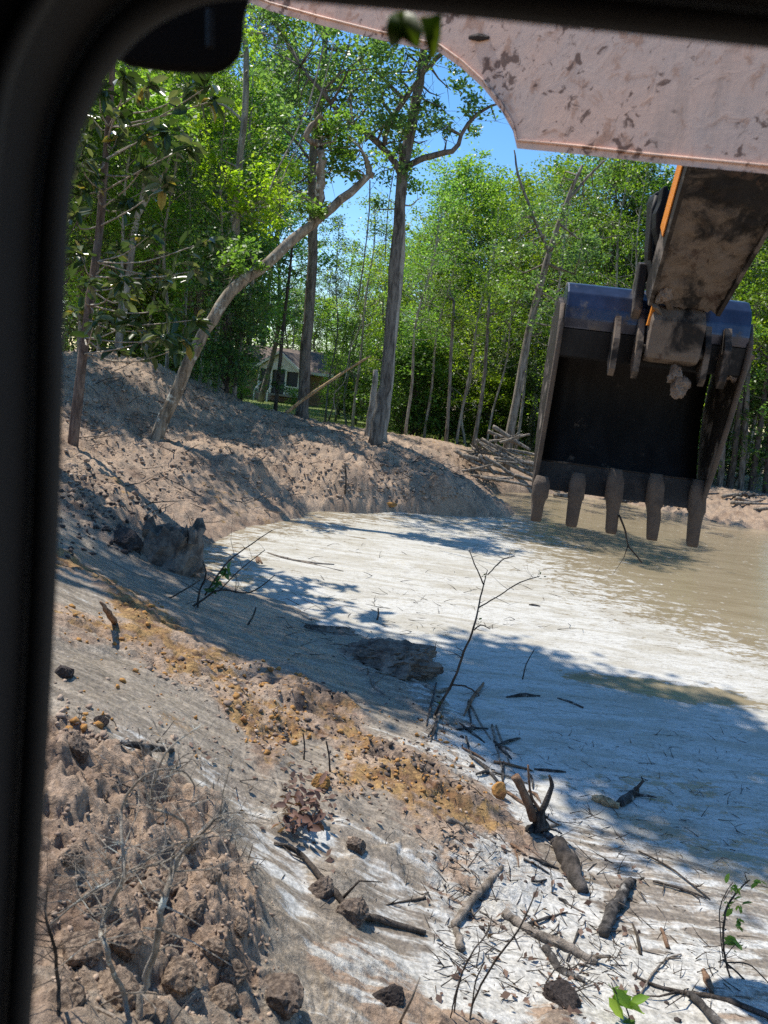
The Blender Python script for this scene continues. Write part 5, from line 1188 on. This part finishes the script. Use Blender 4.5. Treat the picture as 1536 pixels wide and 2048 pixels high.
def stump():
    b = hit(340, 1132); d = b[1]; e = empty('stump', tuple(b)); tag(e, 'dark mud-caked stump with jagged rim at the near end of the pond', 'stump'); rng = np.random.default_rng(12)
    r = 56 * d / F; h = 80 * d / F; V = []; Fs = []; NS = 26; zs = (-.12, .1, .35, .6, .82, 1.0)
    for j, f in enumerate(zs):
        for k in range(NS):
            a = 2 * math.pi * k / NS; rr = r * (1.12 - .12 * f) * (1 + .07 * math.sin(5 * a + 1) + .05 * rng.normal()); z = f * h
            if j == 5: z *= 1 + .10 * math.sin(3 * a) + .16 * rng.uniform(-1, 1)
            rr *= 1 + .16 * float(pn(np.array([k * .55 + 3.]), np.array([j * .9]), 9)[0]); V.append((rr * math.cos(a), rr * .8 * math.sin(a), z + .03 * rng.normal()))
    base = len(V)
    for k in range(NS):
        a = 2 * math.pi * k / NS; V.append((r * .78 * math.cos(a), r * .62 * math.sin(a), h * .8 + .03 * rng.normal()))
    V.append((0, 0, h * .75))
    for j in range(5):
        for k in range(NS): Fs.append((j * NS + k, j * NS + (k + 1) % NS, (j + 1) * NS + (k + 1) % NS, (j + 1) * NS + k))
    for k in range(NS): Fs += [(5 * NS + k, 5 * NS + (k + 1) % NS, base + (k + 1) % NS, base + k), (base + k, base + (k + 1) % NS, base + NS)]
    m = MB(); m.add(V, Fs); m.build('stump_body', MT['clod'], e)
    for k in range(7):
        a = -1.2 + k * .35; m = MB(); c = np.array((r * .95 * math.sin(a + 1.2), -r * .6 * math.cos(a), h)); m.tube([c - (0, 0, .15), c + (0, 0, .03), c + (.02 * rng.normal(), 0, .03 + .11 * rng.uniform())], [.05 * rng.uniform(.6, 1.3), .035, .008], 5); m.build('splinter', MT['clod'], e)
stump()
o = lump('mud_mound', hit(765, 1335) + np.array((0, .1, .02)), .54, MT['clod'], None, 51, (1.2, .7, .6), 1.9, 5); tag(o, 'big dark mud mound at the edge of the silt beside the bare sapling', 'mud mound')
o = lump('mud_mound', hit(655, 1262) + np.array((0, .05, -.03)), .26, MT['clod'], None, 52, (1.3, .6, .4), 1.5, 4); tag(o, 'low dark mud ridge just left of the big mud mound', 'mud mound')
o = lump('clay_lump', hit(782, 1022) + np.array((0, 0, .05)), .14, MT['clod_ochre'], None, 53, (1.1, .8, .55), .4); tag(o, 'orange clay lump on the silt at the foot of the far bank', 'clay lump')
o = lump('clay_lump', hit(998, 1592) + np.array((0, 0, .03)), .075, MT['clod_ochre'], None, 54, (.9, .8, 1.2), .5); tag(o, 'bright ochre clay lump left of the root snag', 'clay lump')

# ------------------------------------------------------------------ clods
rngC = np.random.default_rng(101)
CL = [lump('clod', (0, 0, -50), 1, MT['clod'], None, 400 + k, (1, .85, .75), 1.0, 4).data for k in range(7)]
for o in [o for o in bpy.data.objects if o.name.startswith('clod')]: bpy.data.objects.remove(o)
def clod(px, py, rpx, label, k, mat=None, group=None, sink=.2):
    b = hit(px, py); r = rpx * np.linalg.norm(b - CAM) / F
    o = bpy.data.objects.new('clod', CL[k % 7]); o.location = tuple(b + np.array((0, 0, r * (.5 - sink)))); o.scale = (r, r, r); o.rotation_euler = (rngC.uniform(-.5, .5), rngC.uniform(-.5, .5), rngC.uniform(0, 6))
    link(o); tag(o, label, 'clod', group)
    if mat: o.material_slots[0].link = 'OBJECT'; o.material_slots[0].material = mat
GC = 'clods heaped at the bottom near the window post'
for k, (px, py, r) in enumerate(((250, 1880, 60), (300, 1800, 55), (430, 1900, 48), (390, 1830, 40), (180, 1790, 50), (160, 1900, 55), (460, 1945, 42), (350, 1760, 45), (260, 1750, 40), (420, 1750, 38), (230, 1980, 70), (350, 1960, 60), (130, 2010, 55), (440, 2010, 50), (300, 2040, 60), (140, 1720, 38), (200, 1830, 42), (330, 1880, 46), (480, 1860, 30), (380, 1700, 26))):
    clod(px, py, r * .72, 'crumbly brown mud clod in the heap at the bottom behind the bare shrub', k, MT['clod_heap'], GC, .72)
for k, (px, py, r, lb) in enumerate(((700, 1830, 48, 'rounded wet clod right of the foaming runoff'), (640, 1790, 40, 'wet clod at the head of the foaming runoff'), (560, 1990, 62, 'broad smooth clod at the bottom below the foaming runoff'), (250, 1085, 34, 'dark clod left of the stump'), (130, 1350, 22, 'dark clod against the window post by the ochre clay'), (150, 1500, 30, 'clod on the grey mud against the window post'), (200, 1448, 16, 'small dark clod left of the half-buried log'),
                                     (640, 1570, 22, 'ochre tinted clod in the grey runoff'), (715, 1700, 22, 'small clod beside the bent branch'), (1120, 1995, 44, 'dark clod at the bottom edge below the rotten log'), (780, 2000, 40, 'dark clod at the bottom centre'))):
    clod(px, py, r * (.75 if py > 1700 else 1), lb, k + 3, MT['clod_dark'] if 'dark' in lb else (MT['clod_ochre'] if 'ochre tinted' in lb else None), None, .55 if r > 28 else .3)

def crumbs():
    """loose crumbs of earth, thousands, too many to count"""
    rng = np.random.default_rng(55)
    bm = bmesh.new(); bmesh.ops.create_icosphere(bm, subdivisions=1, radius=1); IV = np.array([v.co[:] for v in bm.verts]); IF = np.array([[v.index for v in f.verts] for f in bm.faces]); bm.free()
    for nm, lb, mat, boxes in (('dirt_crumbs', 'loose brown earth crumbs strewn over the hill and bank', MT['crumb'], ((130, 980, 720, 1010, 7000, .012, .065), (110, 560, 1330, 1520, 2200, .006, .028), (100, 560, 1680, 2048, 1400, .003, .016), (560, 1000, 1400, 1700, 1200, .005, .022))),
                               ('ochre_crumbs', 'loose ochre clay crumbs on the near bank', MT['clod_ochre'], ((130, 330, 1200, 1460, 500, .01, .03), (330, 620, 1320, 1520, 600, .01, .03), (640, 1000, 1420, 1610, 500, .01, .028))),
                               ('dark_crumbs', 'loose dark mud crumbs on bank and silt', MT['clod_dark'], ((120, 330, 960, 1120, 500, .02, .06), (560, 960, 1380, 1600, 700, .008, .028), (850, 1500, 1450, 2048, 800, .005, .02), (620, 1000, 1200, 1330, 300, .01, .03)))):
        X = []; Rr = []
        for x0, x1, y0, y1, n, r0, r1 in boxes:
            px = rng.uniform(x0, x1, n); py = rng.uniform(y0, y1, n)
            D = _f[None] + ((px - CX) / F)[:, None] * CR[None] + ((CY - py) / F)[:, None] * CU[None]
            t = np.full(n, np.nan)
            lo = np.full(n, 1.5); hi = np.full(n, np.nan); steps = np.concatenate([np.linspace(1.6, 8, 40), np.geomspace(8.2, 32, 90)])
            prev = np.full(n, 1.5)
            for s_ in steps:
                Pq = CAM + D * s_; below = (Pq[:, 2] < np.maximum(Hbase(Pq[:, 0], Pq[:, 1]), 0)) & np.isnan(hi); hi[below] = s_; lo[below] = prev[below]; prev[:] = s_
            ok = ~np.isnan(hi); D = D[ok]; lo = lo[ok]; hi = hi[ok]
            for _ in range(9):
                md_ = (lo + hi) / 2; Pq = CAM + D * md_[:, None]; bl_ = Pq[:, 2] < np.maximum(Hbase(Pq[:, 0], Pq[:, 1]), 0); hi = np.where(bl_, md_, hi); lo = np.where(bl_, lo, md_)
            t = (lo + hi) / 2; Pq = CAM + D * t[:, None]
            Hh, A = Hfull(Pq[:, 0], Pq[:, 1]); keep = (Hh > .01) & (rng.uniform(0, 1, len(Hh)) < A[3] ** 1.5) & (np.linalg.norm(Pq, axis=1) < 30)
            Pq[:, 2] = Hh; Pq = Pq[keep]; X.append(Pq); Rr.append(r0 + (r1 - r0) * rng.uniform(0, 1, len(Pq)) ** 2.5)
        X = np.concatenate(X); Rr = np.concatenate(Rr); n = len(X)
        V = IV[None] * (1 + .5 * rng.uniform(-1, 1, (n, len(IV), 1))) * rng.uniform(.45, 1.35, (n, 1, 3)) * Rr[:, None, None]; V[:, :, 2] *= .7
        V = V + X[:, None, :] + np.array((0, 0, 1))[None, None] * Rr[:, None, None] * .25
        Q = (IF[None] + (np.arange(n) * len(IV))[:, None, None]).reshape(-1, 3)
        me = np_mesh(nm, V.reshape(-1, 3), Q); me.materials.append(mat); tag(link(bpy.data.objects.new(nm, me)), lb, 'crumbs', None, 'stuff')
crumbs()
def litter():
    rng = np.random.default_rng(66); m = MB()
    for x0, x1, y0, y1, n, l0, l1 in ((850, 1500, 1450, 2048, 620, .02, .15), (880, 1250, 1600, 2040, 260, .03, .2), (560, 900, 1150, 1330, 120, .05, .25), (600, 1250, 1080, 1250, 90, .08, .3), (140, 980, 760, 1000, 520, .15, .8), (420, 1000, 1500, 1950, 120, .03, .12), (110, 480, 1680, 2048, 130, .05, .2)):
        px = rng.uniform(x0, x1, n); py = rng.uniform(y0, y1, n)
        QQ = np.array([PZ(i_, j_, .1) if j_ > 1050 else P(i_, j_, rng.uniform(14, 26)) for i_, j_ in zip(px, py)]); hh = Hfull(QQ[:, 0], QQ[:, 1])[0]; QQ[:, 2] = np.maximum(hh, 0)
        for q, h_ in zip(QQ, hh):
            if y1 <= 1050 and h_ < .15: continue
            a = rng.uniform(0, 6.28); ln = rng.uniform(l0, l1); u = np.array((math.cos(a), math.sin(a), rng.uniform(-.05, .5))) * ln; r = ln * .018 + .0015
            m.tube([q, q + u * .5 + rng.normal(size=3) * ln * .06, q + u], [r, r * .8, r * .3], 3, False)
    tag(m.build('twig_litter', MT['twig'], None), 'scattered short twigs and root bits littering mud and silt', 'twigs', None, 'stuff')
    C = []
    for x0, x1, y0, y1, n in ((560, 660, 1600, 1680, 60), (850, 1300, 1650, 2048, 150), (300, 900, 1350, 1700, 120), (150, 900, 780, 1000, 120), (1100, 1180, 1880, 1990, 30), (450, 700, 1550, 1800, 40)):
        for _ in range(n):
            px, py = rng.uniform(x0, x1), rng.uniform(y0, y1); q = PZ(px, py, .3) if py > 1050 else P(px, py, rng.uniform(14, 24)); C.append(q)
    C = np.array(C); hh = Hfull(C[:, 0], C[:, 1])[0]; C[:, 2] = np.maximum(hh, 0) + .01; C = C[hh > .02]
    V, Q = leaf_cloud(C, .055, rng, up=.8); me = np_mesh('leaf_litter', V, Q); me.materials.append(MT['leaf_brown']); tag(link(bpy.data.objects.new('leaf_litter', me)), 'dead brown leaves scattered on the mud', 'leaves', None, 'stuff')
litter()
def grass():
    rng = np.random.default_rng(88); n = 15000; a = np.radians(rng.uniform(-22, 16, n)); r = rng.uniform(31, 72, n); x = r * np.sin(a); y = r * np.cos(a)
    Hh, A = Hfull(x, y); k = rng.uniform(0, 1, n) < A[5]; x, y, z = x[k], y[k], Hh[k]; n = len(x)
    C = np.stack([x, y, z], 1); h = rng.uniform(.08, .25, n)[:, None]; u = rng.normal(size=(n, 3)) * .35; u[:, 2] = 1; w = rng.normal(size=(n, 3)); w[:, 2] = 0; w /= np.linalg.norm(w, axis=1)[:, None]
    V = np.stack([C - w * .02, C + w * .02, C + u * h], 1).reshape(-1, 3); Q = np.arange(n * 3).reshape(-1, 3)
    me = np_mesh('grass', V, Q); me.materials.append(MT['grass']); tag(link(bpy.data.objects.new('grass', me)), 'sunlit short grass of the yard behind the clearing', 'grass', None, 'stuff')
grass()

# ------------------------------------------------------------------ shrubs and saplings in front
def shrub(name, label, stems, mat, seed=0, twig=True, leaf=None, lsize=.05, tips=None, nt=3, cat='shrub', tl=.14, depth=None, lmat=None):
    """stems: list of (pixels, widths); the first pixel of the first stem stands on the ground"""
    rng = np.random.default_rng(seed); b = hit(*stems[0][0][0]); d0 = depth or b[1]; e = empty(name, tuple(b)); tag(e, label, cat); C = []
    for k, (pts, w) in enumerate(stems):
        n = max(8, 4 * len(pts)); L = spline([P(x, y, d0 + .05 * math.sin(i * 1.7 + k)) for i, (x, y) in enumerate(pts)], n)
        if k == 0: L[0] = b - np.array((0, 0, .05))
        rad = np.interp(np.linspace(0, 1, n), np.linspace(0, 1, len(w)), w) * .5 * d0 * .82 / F
        L[1:-1] += rng.normal(size=L[1:-1].shape) * rad[1:-1, None] * .25
        m = MB(); m.tube([p - b for p in L], rad, 7, True, .1, rng); o = m.build('stem', mat, e, True)
        if twig:
            for _ in range(int(nt * len(pts))):
                i = rng.integers(n // 4, n); s = L[i]; v = rng.normal(size=3); v[1] *= .6; v[2] = abs(v[2]) * .5; v /= np.linalg.norm(v); ln = tl * rng.uniform(.3, 1.4); mid = s + v * ln * .5 + rng.normal(size=3) * ln * .12; q = mid + (v + rng.normal(size=3) * .4) * ln * .5
                t = MB(); t.tube([s - b, mid - b, q - b], [rad[i] * .4, rad[i] * .28, rad[i] * .12], 4, False); t.build('twig', mat, o)
                if leaf: C += [q + rng.normal(size=3) * .015 for _ in range(leaf)]
    for (px, py, cnt) in (tips or ()):
        q = P(px, py, d0); C += [q + rng.normal(size=3) * .012 for _ in range(cnt)]
    if C: crown_obj('leaves', C, lsize, lmat or MT['leaf_bright'], rng, e, tuple(b), hexa=True, aspect=.5, up=.3)
    return e
shrub('bare_sapling', 'bare leaning sapling standing at the silt edge in the centre', [([(868, 1432), (905, 1365), (930, 1300), (950, 1245), (962, 1190), (975, 1140)], [8, 7, 6, 5, 4, 2]), ([(958, 1215), (1000, 1190), (1040, 1165), (1080, 1152)], [4, 3, 3, 2]), ([(968, 1170), (950, 1130), (938, 1100)], [4, 3, 2]), ([(905, 1370), (930, 1372), (958, 1390), (950, 1392)], [5, 4, 3, 2]),
      ([(948, 1260), (962, 1250), (980, 1258)], [4, 3, 2]), ([(975, 1150), (1005, 1120), (1030, 1112)], [3, 3, 2])], MT['twig'], 1, nt=2, tl=.16, tips=[(968, 1150, 3), (958, 1240, 3), (1080, 1153, 6), (880, 1402, 4), (962, 1222, 3)], lsize=.035, lmat=MT['leaf_dark'], cat='sapling')
shrub('leafy_twig', 'fallen bare twig with a few green leaves right of the stump', [([(395, 1215), (400, 1180), (412, 1150), (405, 1120)], [6, 5, 4, 2]), ([(330, 1240), (390, 1210), (440, 1180), (500, 1185), (550, 1150)], [6, 6, 5, 4, 2]), ([(410, 1190), (450, 1130), (500, 1090), (545, 1060)], [5, 4, 3, 2]), ([(280, 1205), (340, 1195), (400, 1160)], [3, 4, 3]), ([(440, 1180), (480, 1140), (530, 1100)], [3, 3, 2])], MT['twig'], 2, nt=2, tl=.25,
      tips=[(455, 1140, 16), (430, 1165, 14), (425, 1180, 10), (450, 1150, 10)], lsize=.085, lmat=MT['leaf_dark'])
shrub('bare_shrub', 'bare lichen-spotted shrub in front of the clods at the bottom left', [([(275, 2040), (290, 1960), (312, 1890), (325, 1820), (345, 1745), (375, 1692), (382, 1680)], [20, 21, 19, 18, 16, 13, 10]), ([(380, 1685), (372, 1650), (345, 1630), (300, 1615), (296, 1600), (310, 1560), (335, 1500), (400, 1452)], [9, 8, 7, 8, 7, 6, 5, 3]),
      ([(375, 1700), (410, 1660), (440, 1632), (480, 1625), (540, 1642)], [8, 8, 6, 5, 3]), ([(380, 1682), (345, 1690), (310, 1698)], [7, 5, 3]), ([(410, 1675), (470, 1670), (520, 1680)], [5, 4, 2]), ([(335, 1505), (320, 1470), (305, 1440)], [4, 3, 2]), ([(378, 1690), (330, 1725), (270, 1740), (180, 1790), (110, 1830)], [8, 6, 5, 4, 3]), ([(330, 1600), (345, 1540), (370, 1510), (400, 1508)], [3, 4, 3, 2]), ([(440, 1632), (448, 1580), (465, 1520)], [4, 3, 2])], MT['twig_pale'], 3, nt=4, tl=.17)
shrub('bare_shrub', 'darker crooked bare shrub left of the lichen-spotted one', [([(258, 2046), (248, 1990), (225, 1940), (212, 1895), (202, 1852), (225, 1800), (248, 1755), (245, 1690), (243, 1620), (262, 1580), (300, 1545), (360, 1540), (388, 1570), (385, 1600)], [15, 15, 13, 14, 13, 11, 10, 9, 8, 7, 6, 5, 4, 3]), ([(250, 1755), (215, 1730), (212, 1700)], [6, 4, 3]), ([(248, 1750), (300, 1715), (350, 1690)], [5, 5, 3]), ([(100, 1850), (180, 1785), (260, 1745), (330, 1720)], [5, 5, 4, 3])], MT['twig_pale'], 4, nt=4, tl=.15)
shrub('bare_shrub', 'thin bare stem rising beside the window post', [([(118, 2040), (116, 1960), (108, 1890), (92, 1830), (96, 1760)], [11, 11, 9, 7, 4])], MT['twig'], 5, nt=8, tl=.14)
shrub('bare_branch', 'pale forked dead branch lying over the bottom left clods', [([(60, 1980), (130, 1998), (200, 2020), (260, 2052)], [7, 9, 10, 12]), ([(195, 2015), (240, 1992), (280, 1985), (330, 1990)], [6, 6, 5, 3]), ([(280, 1985), (312, 2020), (290, 2046)], [5, 4, 3]), ([(345, 2046), (380, 1998), (415, 1970)], [5, 4, 3])], MT['wood_dead'], 6, nt=1, tl=.08, cat='branch')
shrub('bare_shoots', 'three thin dark whip shoots rising at the bottom centre', [([(940, 2046), (948, 2000), (985, 1930), (1040, 1855), (1076, 1775)], [6, 6, 6, 5, 3]), ([(905, 2046), (918, 1965), (945, 1905), (975, 1865), (984, 1830)], [5, 5, 4, 4, 2]), ([(944, 2010), (952, 1960), (970, 1924)], [4, 4, 3]), ([(900, 2046), (908, 2000), (918, 1960)], [4, 4, 3])], MT['twig'], 7, nt=0, cat='shoots', twig=False)
shrub('leafy_sapling', 'slim sapling with small green leaves at the bottom right', [([(1462, 1960), (1452, 1925), (1446, 1880), (1450, 1830), (1465, 1795), (1490, 1768), (1500, 1760)], [5, 6, 6, 6, 5, 4, 3]), ([(1490, 1772), (1520, 1772), (1540, 1776)], [3, 2, 2]), ([(1495, 1765), (1490, 1745), (1498, 1748)], [3, 2, 2]), ([(1446, 1915), (1440, 1860), (1440, 1815), (1455, 1780), (1465, 1765)], [3, 3, 3, 2, 2]), ([(1448, 1915), (1470, 1890), (1482, 1885)], [3, 2, 2]), ([(1446, 1920), (1490, 1960), (1530, 2010)], [5, 5, 4]), ([(1450, 1925), (1500, 1930), (1545, 1975)], [4, 4, 3])], MT['twig'], 8, nt=1, tl=.07,
      tips=[(1464, 1772, 5), (1474, 1782, 4), (1458, 1805, 5), (1478, 1810, 5), (1472, 1845, 7), (1476, 1890, 6), (1466, 1888, 4), (1522, 1762, 3), (1470, 1985, 6), (1480, 1995, 5), (1475, 1980, 4)], lsize=.06, cat='sapling', lmat=MT['leaf_mid'])
shrub('leafy_sprig', 'small sprig of broad green leaves at the bottom edge', [([(1262, 2048), (1250, 2010), (1232, 1985), (1222, 1965)], [5, 4, 4, 2])], MT['twig'], 9, nt=1, tl=.05, tips=[(1222, 1980, 2), (1228, 2010, 2), (1256, 2015, 2), (1268, 2040, 2), (1215, 1990, 1)], lsize=.12, cat='sprig', lmat=MT['leaf_mid'])
shrub('bare_twig', 'thin bare twig with buds on the sunlit silt near the centre', [([(1045, 1360), (1052, 1330), (1068, 1300)], [4, 3, 2])], MT['twig'], 10, nt=2, tl=.06, cat='twig')
# twig caught on the bucket tooth
def caught_twig():
    m = MB(); L = spline([P(1238, 1030, 4.86), P(1250, 1060, 4.86), P(1256, 1090, 4.86), P(1270, 1108, 4.86), P(1284, 1126, 4.86)], 12); m.tube(L, np.linspace(.007, .004, 12), 6, True, .15)
    m.tube([P(1256, 1090, 4.86), P(1248, 1115, 4.86), P(1225, 1150, 4.86)], [.004, .002, .001], 4)
    tag(m.build('twig', MT['twig'], None, True), 'thin forked twig hanging from the middle bucket tooth', 'twig')
caught_twig()
# leaf cluster of dead leaves on the near mud, and vines hanging in the trees
def dead_leaves():
    rng = np.random.default_rng(4); C = [hit(rng.uniform(560, 640), rng.uniform(1610, 1680)) + np.array((0, 0, rng.uniform(.02, .14))) for _ in range(70)]
    V, Q = leaf_cloud(np.array(C), .075, rng, up=.3, hexa=True, aspect=.6); me = np_mesh('dead_leaf_cluster', V, Q); me.materials.append(MT['leaf_brown'])
    tag(link(bpy.data.objects.new('dead_leaf_cluster', me)), 'cluster of curled dead brown leaves on the near mud', 'leaves', None, 'stuff')
dead_leaves()
for k, (pts, lb) in enumerate((([(648, 90, 22), (620, 200, 22), (590, 270, 22), (555, 340, 22), (540, 380, 22)], 'pair of pale hanging vines in front of the tall trees'), ([(740, 360, 18), (738, 430, 18), (728, 520, 18), (716, 600, 18)], 'dark vine hanging from the tip of the leaning trunk'), ([(735, 560, 30), (725, 640, 30), (700, 700, 30), (690, 760, 30), (668, 790, 30), (672, 830, 30)], 'looping pale vine right of the fallen pole'),
                               ([(810, 250, 24), (790, 330, 24), (776, 420, 24), (770, 520, 24)], 'dark vine hanging along the oak trunk'))):
    L = spline(path(pts), 24); m = MB(); m.tube(L, .014 if k else .02, 5, True, .2)
    if k == 0: m.tube(L + np.array((.25, 0, .1)), .012, 5, True, .2)
    tag(m.build('vine', MT['twig'] if k in (1, 3) else MT['bark_pale'], None, True), lb, 'vine')
